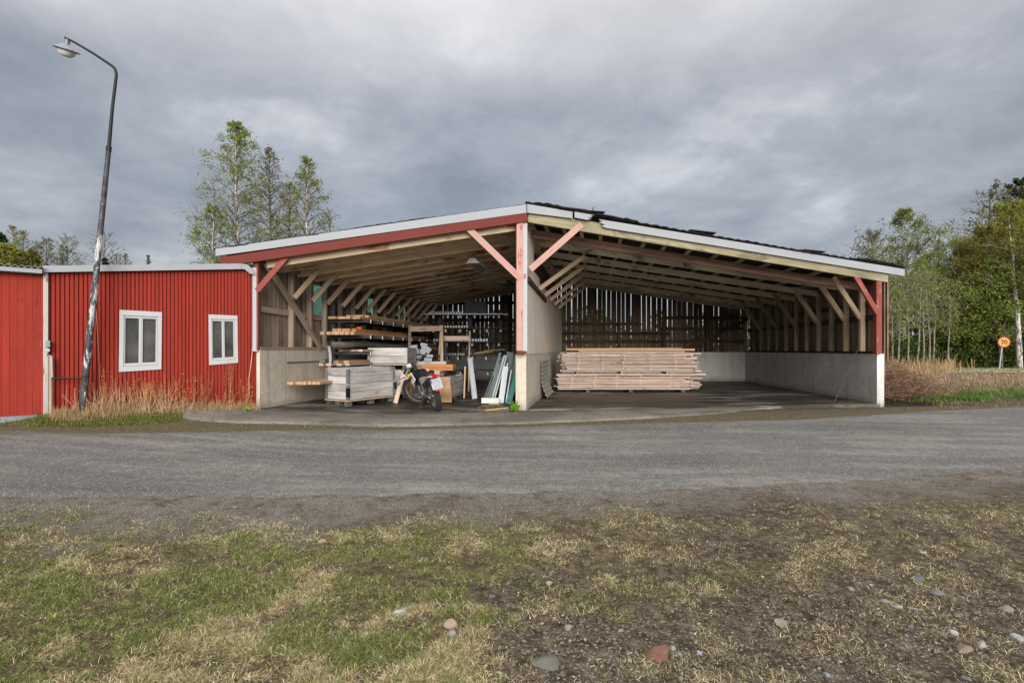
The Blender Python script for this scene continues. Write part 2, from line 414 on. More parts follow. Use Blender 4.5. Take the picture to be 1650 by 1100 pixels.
def make_road():
    far = [(-420, 716), (0, 697), (300, 693), (560, 688), (850, 684), (1100, 677), (1300, 672), (1500, 660), (1650, 653), (1900, 643), (2600, 622)]
    near = [(-420, 832), (0, 822), (300, 822), (560, 822), (850, 819), (1100, 812), (1300, 803), (1500, 789), (1650, 778), (1900, 758), (2600, 706)]
    A = np.array([hit(*p) for p in far]); B = np.array([hit(*p) for p in near])
    def dens(P, n=260):
        d = np.r_[0, np.cumsum(np.linalg.norm(np.diff(P, axis=0), axis=1))]; q = np.linspace(0, d[-1], n)
        return np.stack([np.interp(q, d, P[:,0]), np.interp(q, d, P[:,1])], -1)
    A = dens(A); B = dens(B); k = np.linspace(0, 1, 44)
    Pm = A[:,None]*(1-k)[None,:,None]+B[:,None]*k[None,:,None]
    X = Pm[...,0]; Y = Pm[...,1]; w = np.minimum(k*3.2/.2, (1-k)*3.2/.5)
    ri = np.clip(w, 0, 1)[None,:]
    nz = (fbm(X*1.6+5, Y*1.6, 4)-.5)
    Z = gz(X, Y)+.012*ri-.03*(1-ri)+(fbm(X*2.6+5, Y*2.6, 4)-.5)*.05*(1-ri)
    tr = np.exp(-((k-.3)/.09)**2)+np.exp(-((k-.72)/.09)**2); Z = Z-.006*tr[None,:]
    for (px, py, r) in ((905, 704, .22), (1070, 703, .2), (950, 741, .14)):       # pot-holes
        h = hit(px, py); d = np.sqrt(((X-h[0])/1.5)**2+(Y-h[1])**2); Z -= .007*np.exp(-(d/(r*.8))**2)*(.4+1.2*fbm(X*6, Y*6, 3))
    n, m = X.shape; i = np.arange(n*m).reshape(n, m)
    f = np.stack([i[:-1,:-1], i[:-1,1:], i[1:,1:], i[1:,:-1]], -1).reshape(-1, 4)
    edge = np.clip(1-w, 0, 1)[None,:]*np.ones_like(X)
    npmesh('road', np.stack([X, Y, Z], -1).reshape(-1, 3), f, road_material(), dict(edge=edge.ravel()), smooth=True, kind='structure')
make_road()

def slab_material(name, wet):
    t = NT(name, .8, .35); t.obj(); o = t.raw
    a = t.noise(o, .9, 6., .68, .5); b = t.noise(o, 12., 5., .72); f = t.noise(o, 70., 3., .75)
    dry = t.ramp(t.math('ADD', t.math('MULTIPLY', b, .5), t.math('MULTIPLY', f, .5)), [(.34, rgo(96,91,84)), (.64, rgo(146,140,131))])
    if wet:
        mp = t.node('ShaderNodeMapping'); mp.inputs['Scale'].default_value = (.45, 1.5, 1); t.link(o, mp.inputs[0])
        w = t.ramp(t.noise(mp.outputs[0], 1.1, 5., .6, .6), [(.50, 1.), (.62, 0.)])
        c = t.mix(w, dry, t.ramp(b, [(.3, rgo(48,42,37)), (.7, rgo(72,65,58))]))
        t.rough(t.ramp(w, [(0., .85), (1., .5)]))
    else:
        c = t.mix(t.ramp(a, [(.44, 0.), (.6, .75)]), dry, rgo(88,83,74))
    t.color(c); t.bump(f, .3, .008); return t.m
def grid_sheet(name, A, B, nu, nv, zf, mat, thick=.0, **tags):
    """sheet between two polylines A (front) and B (back)"""
    def dens(P, n):
        P = np.array(P); d = np.r_[0, np.cumsum(np.linalg.norm(np.diff(P, axis=0), axis=1))]; q = np.linspace(0, d[-1], n)
        return np.stack([np.interp(q, d, P[:,0]), np.interp(q, d, P[:,1])], -1)
    a = dens(A, nu); b = dens(B, nu); k = np.linspace(0, 1, nv)
    Q = a[:,None]*(1-k)[None,:,None]+b[:,None]*k[None,:,None]; X = Q[...,0]; Y = Q[...,1]; Z = zf(X, Y)
    n, m = X.shape; i = np.arange(n*m).reshape(n, m); v = np.stack([X, Y, Z], -1).reshape(-1, 3)
    f = np.stack([i[:-1,:-1], i[1:,:-1], i[1:,1:], i[:-1,1:]], -1).reshape(-1, 4)
    if thick:
        rim = np.r_[i[:,0], i[-1,1:], i[::-1,-1][1:], i[0,::-1][1:-1]]
        lo = v[rim].copy(); lo[:,2] -= thick; j = np.arange(len(rim))+len(v); r2 = np.roll(rim, -1); j2 = np.roll(j, -1)
        v = np.r_[v, lo]; f = np.r_[f, np.stack([rim, j, j2, r2], -1)]
    return npmesh(name, v, f, mat, **tags)
def floor_z(x, y):
    return .053*np.clip(-2-np.asarray(x, float), 0, 2.3)*sstep(6, 0, np.asarray(y, float)-9) + .0
# shed floor slab and the rough concrete apron before it
ap_px = [(296, 673), (400, 680), (560, 684), (700, 684), (850, 681), (960, 676), (1060, 671), (1160, 665), (1195, 660)]
AP = [hit(*p, dz=.02) for p in ap_px]; AP = [p+N*(.05*((i*37) % 5)/5-.02) for i, p in enumerate(AP)]
FS = [front(-5.5)-N*.1, front(-4.5)-N*.07, front(-3)-N*.05, front(0)-N*.06, front(4.2)-N*.05, front(5.0)-N*.0]
grid_sheet('concrete_apron', AP, FS, 90, 10, lambda x, y: np.maximum(gz(x, y), ground(x, y))+.018+(fbm(x*2, y*2, 3)-.5)*.02, slab_material('dry_concrete_slab', False), .12, kind='structure')
grid_sheet('shed_floor', [front(-4.4)-N*.045, front(0)-N*.045, front(7.05)-N*.045], [Lw(11)+[-.1, 0], Mw(10), Rw(8.5)], 60, 40, lambda x, y: floor_z(x, y)+.0+(fbm(x*2, y*2, 3)-.5)*.012, slab_material('wet_concrete_slab', True), .1, kind='structure')

# ------------------------------------------------------------------ sky, sun, camera
def make_world():
    w = bpy.data.worlds.new('World'); SC.world = w; w.use_nodes = True; nt = w.node_tree; n = nt.nodes; n.clear()
    out = n.new('ShaderNodeOutputWorld'); bg = n.new('ShaderNodeBackground'); sky = n.new('ShaderNodeTexSky')
    sky.sky_type = 'NISHITA'; sky.sun_disc = False; sky.sun_elevation = math.radians(18); sky.sun_rotation = math.radians(175)
    L = nt.links.new
    tc = n.new('ShaderNodeTexCoord'); sp = n.new('ShaderNodeSeparateXYZ'); L(tc.outputs['Generated'], sp.inputs[0])
    def mth(op, a, b, cl=False):
        k = n.new('ShaderNodeMath'); k.operation = op; k.use_clamp = cl
        for i, x in enumerate((a, b)):
            if isinstance(x, (int, float)): k.inputs[i].default_value = x
            else: L(x, k.inputs[i])
        return k.outputs[0]
    def noise(v, sc, det, ro, dist=0.):
        k = n.new('ShaderNodeTexNoise'); k.inputs['Scale'].default_value = sc; k.inputs['Detail'].default_value = det; k.inputs['Roughness'].default_value = ro; k.inputs['Distortion'].default_value = dist; L(v, k.inputs['Vector']); return k.outputs['Fac']
    def ramp(f, st):
        k = n.new('ShaderNodeValToRGB'); e = k.color_ramp.elements
        while len(e) < len(st): e.new(.5)
        for q, (p, c) in enumerate(st): e[q].position = p; e[q].color = c
        L(f, k.inputs[0]); return k.outputs[0]
    zz = mth('ADD', mth('MAXIMUM', sp.outputs[2], 0.), .22)          # a cloud ceiling seen in perspective
    cb = n.new('ShaderNodeCombineXYZ'); L(mth('DIVIDE', sp.outputs[0], zz), cb.inputs[0]); L(mth('DIVIDE', sp.outputs[1], zz), cb.inputs[1]); cb.inputs[2].default_value = CLOUD_SEED
    big = noise(cb.outputs[0], 1.05, 5., .55, .25); det = noise(cb.outputs[0], 3.0, 6., .60, .2)
    f = mth('ADD', mth('MULTIPLY', big, .55), mth('MULTIPLY', det, .45))
    s = SKYV
    col = ramp(f, [(.37, (.235*s, .248*s, .288*s, 1)), (.47, (.325*s, .34*s, .382*s, 1)), (.56, (.42*s, .432*s, .475*s, 1)), (.68, (.66*s, .665*s, .69*s, 1))])
    hi = mth('ADD', 1., mth('MULTIPLY', ZEN, mth('POWER', mth('MULTIPLY', mth('SUBTRACT', sp.outputs[2], .40), 1.8, True), 1.)))   # an overcast sky is brighter overhead
    gain = mth('SUBTRACT', hi, 1.)
    neu = n.new('ShaderNodeVectorMath'); neu.operation = 'SCALE'; neu.inputs[0].default_value = (.46*s, .435*s, .40*s); L(gain, neu.inputs['Scale'])
    vm = n.new('ShaderNodeVectorMath'); vm.operation = 'ADD'; L(col, vm.inputs[0]); L(neu.outputs[0], vm.inputs[1])
    mx = n.new('ShaderNodeMix'); mx.data_type = 'RGBA'; mx.inputs[0].default_value = .93
    L(sky.outputs[0], mx.inputs[6]); L(vm.outputs[0], mx.inputs[7])
    L(mx.outputs[2], bg.inputs[0]); bg.inputs[1].default_value = .1; L(bg.outputs[0], out.inputs[0])
CLOUD_SEED = 3.7; SKYV = 3.55; ZEN = 3.4; EXPO = 1.52
make_world()
sd = bpy.data.lights.new('sun', 'SUN'); sd.energy = 1.5; sd.angle = math.radians(40); sd.color = (1., .965, .91)
so = bpy.data.objects.new('sun', sd); COL.objects.link(so)
so.rotation_euler = (math.radians(72), 0, math.radians(5)); so.location = (0, -5, 20)
cam = bpy.data.cameras.new('camera'); co = bpy.data.objects.new('camera', cam); COL.objects.link(co)
cam.sensor_fit = 'HORIZONTAL'; cam.sensor_width = 36; cam.lens = 36*FP/1650; cam.shift_y = (HZ-550)/1650
cam.clip_start = .05; cam.clip_end = 4000
co.location = (0, 0, EYE); co.rotation_euler = (math.radians(90), 0, 0); SC.camera = co
SC.view_settings.view_transform = 'Standard'; SC.view_settings.look = 'None'; SC.view_settings.exposure = EXPO; SC.view_settings.gamma = 1
SC.view_settings.use_curve_mapping = False
SC.render.engine = 'CYCLES'; SC.cycles.max_bounces = 8; SC.cycles.diffuse_bounces = 5; SC.cycles.transparent_max_bounces = 12
# ------------------------------------------------------------------ the open shed
shed = thing('timber_shed', V3(front(0), 0), 'large open-fronted timber shed with white fascia, red posts and concrete knee walls', 'shed')
RIDGE = 3.59; HALF_W = {'L': 5.02, 'R': 7.51}
def roof_z(s):
    """top of the roof at distance s from the ridge along the front"""
    return RIDGE-(-s)*(RIDGE-2.664)/5.017 if s < 0 else RIDGE-s*(RIDGE-2.647)/7.51
def at_s(s, tl, tm, tr):
    """plan point at front-distance s on the bay frame that meets the three walls at depths tl, tm, tr"""
    if s < 0:
        k = s/-4.40; a, b = Mw(tm), Lw(tl)
    else:
        k = s/7.03; a, b = Mw(tm), Rw(tr)
    return a+(b-a)*k
def RP(s, z, tl, tm, tr): return V3(at_s(s, tl, tm, tr), z)
KN = {'L': 1.065, 'M': .99, 'R': .985}
# knee walls
mb = MB(); D = np.array([-.10, 0]); a, b = Lw(0), Lw(TL)
mb.hexa([V3(p, -.1) for p in (a+D, a, b, b+D)], [V3(p, KN['L']) for p in (a+D, a, b, b+D)])
mb.build('knee_wall', M['concrete'], shed, label='short cream concrete wall along the left side')
mb = MB(); D = np.array([-.185, .01]); a, b = Mw(0), Mw(TM)
mb.hexa([V3(p, -.1) for p in (a+D, a, b, b+D)], [V3(p, KN['M']) for p in (a+D, a, b, b+D)])
mb.build('knee_wall', M['concrete'], shed, label='chipped concrete wall between the two bays')
mb = MB(); D = np.array([.14, .0]); a, b = Rw(0), Rw(TR+.14)
mb.hexa([V3(p, -.1) for p in (a, a+D, b+D, b)], [V3(p, KN['R']) for p in (a, a+D, b+D, b)])
mb.build('knee_wall', M['concrete_in'], shed, label='grey stained concrete wall along the right side')
mb = MB(); a, b = Mw(TM-.02), Rw(TR); D = np.array([0, .14])
mb.hexa([V3(p, -.1) for p in (a, b, b+D, a+D)], [V3(p, KN['R']-.004) for p in (a, b, b+D, a+D)])
mb.build('knee_wall', M['concrete_in'], shed)
mb = MB(); a, b = Lw(TL-.02), Mw(TM)+[-.2, 0]
mb.hexa([V3(p, -.1) for p in (a, b, b+D, a+D)], [V3(p, .9) for p in (a, b, b+D, a+D)])
mb.build('knee_wall', M['concrete_in'], shed)
# sill plates
stick('sill_plate', V3(Lw(.02)+[-.05, 0], KN['L']+.025), V3(Lw(TL-.1)+[-.05, 0], KN['L']+.025), .12, .05, M['old_wood'], shed)
stick('sill_plate', V3(Rw(.0)+[.06, 0], KN['R']+.025), V3(Rw(TR)+[.06, 0], KN['R']+.025), .15, .05, M['dark_wood'], shed)
# board walls -------------------------------------------------------------
def board_wall(P, t0, t1, z0, ztop, w, gap, th, mat, offx, holes=(), jitter=.4, rag=.0, name='board_wall', label=None):
    mb = MB(); t = t0
    while t < t1-.02:
        ww = min(w*(1+RS.uniform(-jitter, jitter)*.5), t1-t); a = P(t)+offx; b = P(t+ww)+offx
        dx = offx/np.linalg.norm(offx)*th; tilt = RS.uniform(-.006, .006)
        segs = [(z0+RS.uniform(-rag, rag), ztop(t+ww/2))]
        for (h0, h1, hz0, hz1) in holes:
            if h0 < t+ww/2 < h1:
                if hz1 >= segs[0][1]-.05: segs = [(segs[0][0], hz0)]
                else: segs = [(segs[0][0], hz0), (hz1, segs[0][1])]
        for (q0, q1) in segs:
            a2 = P(t+tilt)+offx; b2 = P(t+ww+tilt)+offx; e = offx/np.linalg.norm(offx)*RS.uniform(0, .012)
            mb.hexa([V3(p, q0) for p in (a+e, b+e, b+dx+e, a+dx+e)], [V3(p, q1) for p in (a2+e, b2+e, b2+dx+e, a2+dx+e)], RS.random())
        t += ww+gap*RS.uniform(.3, 1.6)
    return mb.build(name, mat, shed, label=label)
def top_l(t): return roof_z(-4.4)-.10
def top_r(t): return roof_z(7.03)-.10
# gaps with added sky-tinted panes high in the left wall, found from their place in the photograph
holes = []
for (pa, pb) in ((507, 511.5), (515, 529.5), (592.5, 596), (600.5, 608), (649, 652.5), (655, 659.5)):
    ts = []
    for px in (pa, pb):
        k = (px-825)/FP; ts.append((k*L0[1]-L0[0])/(SL-k))
    holes.append((ts[0]-.02, ts[1]+.02))
hz = [(1.66, 2.36)]*2 + [(1.8, 2.34)]*2 + [(1.8, 2.34)]*2
holes = [(a, b, q[0], q[1]) for (a, b), q in zip(holes, hz)]
def left_wall():
    mb = MB(); t = .06
    edges = sorted(holes)
    while t < TL:
        w = .125*RS.uniform(.75, 1.3); hole = None
        for h in edges:
            if h[0] <= t+.01 < h[1]-.01: hole = h; w = min(w, h[1]-t)
            elif t < h[0] < t+w: w = h[0]-t
        w = max(w, .02)
        off = np.array([-.11, 0]); a = Lw(t)+off; b = Lw(min(t+w, TL))+off; e = np.array([-RS.uniform(0, .012), 0]); dx = np.array([-.022, 0])
        segs = [(KN['L']-.25, top_l(t))] if hole is None else [(KN['L']-.25, hole[2]), (hole[3], top_l(t))]
        vr = RS.random()
        for q0, q1 in segs:
            mb.hexa([V3(p, q0) for p in (a+e, b+e, b+dx+e, a+dx+e)], [V3(p, q1) for p in (a+e, b+e, b+dx+e, a+dx+e)], vr)
        t += w+(RS.uniform(.003, .012) if hole is None else 0)
    return mb.build('board_wall', M['old_wood_z'], shed)
left_wall()
HG = []
for h in holes:
    mb = MB(); a, b = Lw(h[0])+[-.14, 0], Lw(h[1])+[-.14, 0]; d = np.array([-.006, 0]); HG.append(mb)
    mb.hexa([V3(p, h[2]) for p in (a, b, b+d, a+d)], [V3(p, h[3]) for p in (a, b, b+d, a+d)])
def sky_tint_mat():  # added pane, tinted to imitate bright sky and field behind the gaps
    t = NT('sky_field_tint', .35, .4); t.color(rgb(196,226,214)); t.p.inputs['Transmission Weight'].default_value = .0
    tr = t.node('ShaderNodeBsdfTranslucent'); tr.inputs[0].default_value = rgb(186,232,214); mx = t.node('ShaderNodeMixShader'); mx.inputs[0].default_value = .8
    t.link(t.p.outputs[0], mx.inputs[1]); t.link(tr.outputs[0], mx.inputs[2])
    tp = t.node('ShaderNodeBsdfTransparent'); tp.inputs[0].default_value = rgb(196,236,222); m2 = t.node('ShaderNodeMixShader'); m2.inputs[0].default_value = .55
    t.link(mx.outputs[0], m2.inputs[1]); t.link(tp.outputs[0], m2.inputs[2])
    t.link(m2.outputs[0], t.n['Material Output'].inputs[0]); return t.m

HGM = sky_tint_mat()
for mb in HG: mb.build('sky_tint_pane', HGM, shed)
board_wall(Rw, .02, TR, KN['R']-.45, top_r, .12, .012, .022, M['grey_wood_z'], np.array([.15, 0]))
# middle wall: pale panel boards on the right face
mb = MB(); t = .0
while t < TM:
    w = min(.16*RS.uniform(.9, 1.1), TM-t); a = Mw(t); b = Mw(t+w-.003); D = np.array([-.05, 0])
    zt = lambda q: RIDGE-.34 if q < 1.1 else 2.5+(.1 if q < 2 else 0)
    mb.hexa([V3(p, KN['M']-.02) for p in (a+D, a, b, b+D)], [V3(p, zt(t)) for p in (a+D, a, b, b+D)], RS.uniform(0, .3)); t += w
mb.build('panel_wall', M['pale_panel'], shed)
mb = MB(); t = 0.; D = np.array([-.02, 0]); o_ = np.array([-.165, 0])
while t < TM:
    a = Mw(t)+o_; b = Mw(t+.14)+o_
    mb.hexa([V3(p, KN['M']) for p in (a+D, a, b, b+D)], [V3(p, RIDGE-.34) for p in (a+D, a, b, b+D)], RS.random()); t += .15
mb.build('board_wall', M['dark_wood_z'], shed)
# slatted back walls: one mesh a bay
def slats(A, B, z0, zf, pitch, gap, mat, seed):
    r = random.Random(seed); mb = MB(); A = np.array(A); B = np.array(B); L = np.linalg.norm(B-A); u = (B-A)/L; n = np.array([-u[1], u[0]]); s = 0.
    while s < L-.03:
        w = min(pitch*r.uniform(.85, 1.15), L-s); g = gap(s/L, r); a = A+u*s; b = A+u*(s+w-g); ti = r.uniform(-.012, .012); e = n*.022
        mb.hexa([V3(p, z0) for p in (a, b, b+e, a+e)], [V3(p, zf(s/L)) for p in (a+u*ti, b+u*ti, b+e+u*ti, a+e+u*ti)], r.random()); s += w
    mb.build('slat_wall', mat, shed)
A, B = Mw(TM)+[0, .15], Rw(TR)+[.15, .15]
slats(A, B, .55, lambda k: roof_z(7.03*k)-.06, .172, lambda k, r: r.uniform(.013, .027) if k < .6 else r.uniform(.003, .018), M['dark_wood_z'], 5)
A2, B2 = Lw(TL)+[-.13, .15], Mw(TM)+[-.01, .15]
slats(A2, B2, .5, lambda k: roof_z(-4.4*(1-k))-.06, .17, lambda k, r: r.uniform(.012, .03) if r.random() < .72 else .003, M['dark_wood_z'], 9)
for zz, x0, x1 in ((1.95, .0, .42), (1.62, 0, .58), (2.15, .55, 1.), (1.35, .0, .98), (1.78, .54, .97)):
    p, q = A+(B-A)*x0, A+(B-A)*x1; stick('girt', V3(p-[0, .04], zz), V3(q-[0, .04], zz), .05, .11, M['dark_wood'], shed)
for zz in (1.3, 2.1, 2.7):
    stick('girt', V3(A2-[0, .04], zz), V3(B2-[0, .04], zz), .05, .11, M['dark_wood'], shed)
for k in (.31, .55, .78): p = A+(B-A)*k; stick('post', V3(p-[0, .12], KN['R']), V3(p-[0, .12], roof_z(7.03*k)-.3), .1, .1, M['dark_wood'], shed, upv=(1,0,0))
for k in (.3, .6, .85): p = A2+(B2-A2)*k; stick('post', V3(p-[0, .12], .9), V3(p-[0, .12], roof_z(-4.4*(1-k))-.3), .1, .1, M['dark_wood'], shed, upv=(1,0,0))
p = A+(B-A)*.66; q = A+(B-A)*.99; stick('wind_brace', V3(p-[0, .2], 1.05), V3(q-[0, .2], 2.1), .04, .12, M['dark_wood'], shed)
# posts of the right wall
ST = .611
for j in range(0, 13):
    t = j*ST
    if j == 0:
        p = Rw(-.02)+[.0, 0]; stick('post', V3(p, KN['R']), V3(p, roof_z(7.03)-.28), .10, .11, M['red_post'], shed, upv=(1,0,0), label='weathered red corner post on the right')
    elif t < TR-.05:
        p = Rw(t)+[.055, 0]; stick('post', V3(p, KN['R']+.05), V3(p, roof_z(7.03)-.3), .07, .10, M['brace_wood' if j in (1, 2) else 'old_wood'], shed, upv=(1,0,0))
for zz in (1.72, 2.02): stick('girt', V3(Rw(.12)+[.12, 0], zz if zz < 2 else 2.02), V3(Rw(TR if zz < 2 else 4.5)+[.12, 0], zz-.02), .045, .10, M['dark_wood'], shed)
mb = MB(); a = Rw(.0)+[.19, -.01]                                      # boarded outer corner
for i in range(3):
    b = a+U*.0+np.array([.005, .12*i]); mb.hexa([V3(p, .86) for p in (b, b+[.025, 0], b+[.03, .115], b+[.005, .115])], [V3(p, 2.42) for p in (b, b+[.025, 0], b+[.03, .115], b+[.005, .115])], RS.random())
mb.build('corner_boards', M['red_brown'], shed)
# posts of the left wall
lt = [0, 1.0, 1.62, 2.2, 2.85, 3.5, 4.1, 4.75, 5.35, 6.0, 6.6, 7.2, 7.8, 8.4, 9.0]
for j, t in enumerate(lt):
    if j == 0:
        p = Lw(-.01)+[-.045, 0]; stick('post', V3(p, KN['L']), V3(p, roof_z(-4.4)-.28), .09, .09, M['red_post'], shed, upv=(1,0,0), label='weathered red corner post on the left')
    else:
        p = Lw(t)+[-.05, 0]; stick('post', V3(p, KN['L']+.05), V3(p, roof_z(-4.4)-.3), .10, .10, M['old_wood'], shed, upv=(1,0,0))
stick('girt', V3(Lw(.1)+[-.09, 0], 1.74), V3(Lw(2.2)+[-.09, 0], 1.70), .04, .10, M['old_wood'], shed)
stick('wind_brace', V3(Lw(.12)+[.02, 0], 2.5), V3(Lw(1.9)+[.02, 0], 1.10), .04, .11, M['old_wood'], shed)
stick('wall_plate', V3(Lw(.06)+[-.06, 0], roof_z(-4.4)-.26), V3(Lw(TL)+[-.06, 0], roof_z(-4.4)-.26), .1, .1, M['old_wood'], shed)
stick('wall_plate', V3(Rw(.1)+[.08, 0], roof_z(7.03)-.26), V3(Rw(TR)+[.08, 0], roof_z(7.03)-.26), .1, .1, M['dark_wood'], shed)
# middle pillar
pf = P0-N*.05
p = pf-U*.125; stick('post', V3(p, KN['M']+.06), V3(p, RIDGE-.29), .11, .115, M['red_faded'], shed, upv=(1,0,0), label='faded pink-red post on the middle pillar')
p = pf-U*.03; stick('corner_board', V3(p, KN['M']+.04), V3(p, RIDGE-.30), .05, .075, M['white_edge'], shed, upv=(1,0,0))
mb = MB(); p = pf-U*.10-N*.01; mb.box((p[0], p[1], KN['M']+.03), (.17, .12, .05), math.atan2(U[1], U[0])); mb.build('post_foot', M['rust'], shed)
p = pf-U*.04-N*.055; mb = MB(); mb.box((p[0], p[1], 2.35), (.02, .02, .08)); mb.build('bracket', plain('red_plastic', rgb(170,40,36)), shed)
# rafters ------------------------------------------------------------------
RD = .20
def rafter(s0, s1, tl, tm, tr, mat, z_off=0., w=.07, h=RD, fwd=0., label=None):
    z = lambda s: roof_z(s)-.30+h/2+z_off
    p = at_s(s0, tl, tm, tr)-N*fwd; q = at_s(s1, tl, tm, tr)-N*fwd
    return stick('rafter', V3(p, z(s0)), V3(q, z(s1)), w, h, mat, shed, label=label)
rafter(-.0, -4.95, 0, 0, 0, M['red_beam'], fwd=.10, h=.15, label='red painted front rafter over the left bay')
rafter(.02, 7.2, 0, 0, 0, M['moss_beam'], fwd=.05, h=.20, label='mossy front rafter over the right bay')
frames_r = [(.70, .61), (1.8, 1.22), (3.0, 2.44), (4.2, 3.67), (5.5, 4.9), (6.8, 6.1), (8.0, 7.2)]
for i, (tm, tr) in enumerate(frames_r):
    rafter(.02, 7.1, 0, tm, tr, M['red_brown'] if i == 0 else M['rafter_wood'], h=.13 if i else .15, z_off=-.11 if i == 0 else -.05)
for j in range(1, 16):
    t = .10 if j == 1 else (j-1)*ST+.05
    hh = .30 if j == 1 else .28
    rafter(-.05, -4.36 if j == 1 else -4.5, t, min(t, TM), 0, M['ceiling'], h=hh, w=.08, z_off=-.085 if j == 1 else -.055)
# roof underside boards and purlins
mb = MB(); 
for i in range(14):
    s0 = -5.0+i*(5.0/14); s1 = s0+5.0/14-.004; za, zb = roof_z(s0)-.075, roof_z(s1)-.075
    a0, a1, b1, b0 = at_s(s0, -.05, -.05, 0), at_s(s1, -.05, -.05, 0), at_s(s1, TL+.2, TM+.3, 0), at_s(s0, TL+.2, TM+.3, 0)
    mb.hexa([V3(a0, za), V3(a1, zb), V3(b1, zb), V3(b0, za)], [V3(a0, za+.02), V3(a1, zb+.02), V3(b1, zb+.02), V3(b0, za+.02)], RS.random())
mb.build('roof_boards', wood('roof_board_wood', rgb(222,202,172), rgb(166,144,118), 'Y', stain=rgb(80,62,48), stain_amt=.3), shed)
for s in (.25, .62, .98, 1.38, 1.8, 2.3, 2.75, 3.3, 3.9, 4.5, 5.1, 5.7, 6.3, 6.9):
    p, q = at_s(s, 0, -.04, -.04), at_s(s, 0, TM+.2, TR+.2); z = roof_z(s)-.075
    stick('purlin', V3(p, z), V3(q, z), .07, .055, M['brace_wood'], shed)
# roof covering
def roof_sheet(s0, s1, front_over, name, wav, edge):
    ns = 120; nt_ = 30; vs = []; S_ = np.linspace(s0, s1, ns); T = np.linspace(0, 1, nt_)
    for s in S_:
        f0 = at_s(s, -front_over, -front_over, -front_over); f1 = at_s(s, TL+.35, TM+.4, TR+.35)
        for k in T:
            p = f0+(f1-f0)*k; z = roof_z(s)+(-.016 if s0 < 0 else -.004)+wav*math.sin(s*2*math.pi/.18)
            if k == 0 and edge: z += .0+edge*max(0, float(vnoise(s*2.1, 3.3))-.45)*.16; p = p-N*.04*float(vnoise(s*3.7, 8.1))
            vs.append((p[0], p[1], z))
    v = np.array(vs); i = np.arange(ns*nt_).reshape(ns, nt_); f = np.stack([i[:-1,:-1], i[1:,:-1], i[1:,1:], i[:-1,1:]], -1).reshape(-1, 4)
    v2 = v.copy(); v2[:,2] += .018; n0 = len(v); rim = np.r_[i[:,0], i[-1,1:], i[::-1,-1][1:], i[0,::-1][1:-1]]; r2 = np.roll(rim, -1)
    f = np.r_[f[:, ::-1], f+n0, np.stack([rim, r2, r2+n0, rim+n0], -1)]
    npmesh(name, np.r_[v, v2], f, M['roof'], parent=shed, org=wpos(shed))
roof_sheet(-5.02, 0.0, .11, 'roof_sheet', .003, .25)
roof_sheet(0.0, 7.54, .15, 'roof_sheet', .010, 1.)
# fascia boards
def fascia(s0, s1, hgt0, hgt1, fwd, label, dz0=0., dz1=0., ends=0):
    a, b = front(s0)-N*fwd, front(s1)-N*fwd; d = -N*.025; mb = MB(); za, zb = roof_z(s0)-.005+dz0, roof_z(s1)-.005+dz1
    if not ends:
        mb.hexa([V3(a, za-hgt0), V3(b, zb-hgt1), V3(b+d, zb-hgt1), V3(a+d, za-hgt0)], [V3(a, za), V3(b, zb), V3(b+d, zb), V3(a+d, za)])
    else:                                                            # one splintered end
        g = s1 if ends > 0 else s0
        prof = [(0, 0), (.05, .25), (.02, .45), (.09, .6), (.04, .8), (.1, 1.)]
        top = [(s0, 0, hgt0), (s1, 0, hgt1)]; poly = []
        zt = lambda s: roof_z(s)-.005+dz0+(dz1-dz0)*(s-s0)/(s1-s0)
        hh = lambda s: hgt0+(hgt1-hgt0)*(s-s0)/(s1-s0)
        rag = [(g-ends*x*1.3, zt(g)-hh(g)*y) for x, y in prof]; o_ = s0 if ends > 0 else s1
        pts = [(o_, zt(o_))]+rag+[(o_, zt(o_)-hh(o_))]
        mb.prism([V3(front(s)-N*fwd, z) for s, z in pts], (d[0], d[1], 0))
    mb.build('fascia_board', M['fascia'], shed, label=label)
fascia(-5.017, .0, .115, .148, .12, 'long white fascia board over the left bay')
fascia(.004, .80, .150, .115, .12, 'short white fascia board by the ridge', ends=0)
fascia(.83, 1.18, .10, .09, .145, 'broken white fascia stub', .0, -.0, 1)
fascia(1.28, 7.51, .15, .135, .12, 'long white fascia board over the right bay', -.05, 0., -1)
a = front(-.02)-N*.15; mb = MB(); mb.box((a[0], a[1], RIDGE-.075), (.012, .01, .15), math.atan2(U[1], U[0])); mb.build('fascia_joint', M['dark_metal'], shed)
# loose roofing over the gap in the fascia
for (s, ds, dz, l) in ((.55, .5, .03, .2), (.95, .42, .05, .22), (1.22, .35, .0, .2), (3.0, .5, .03, .16), (5.3, .45, .035, .14)):
    mb = MB(); a, b = front(s)-N*(.12+l*.4), front(s+ds)-N*(.12+l*.4); c, d = front(s+ds)+N*.3, front(s)+N*.3
    z0, z1 = roof_z(s)+.012+dz*.2, roof_z(s+ds)+.012+dz
    mb.hexa([V3(a, z0), V3(b, z1), V3(c, roof_z(s+ds)+.02), V3(d, roof_z(s)+.02)], [V3(a, z0+.02), V3(b, z1+.02), V3(c, roof_z(s+ds)+.035), V3(d, roof_z(s)+.035)]); mb.build('loose_roofing', M['roof'], shed)
mb = MB(); mb.bar(V3(front(1.16)-N*.15, roof_z(1.16)+.06), V3(front(1.18)-N*.15, roof_z(1.18)+.14), .015, .012)
mb.build('loose_strip', M['roof'], shed)
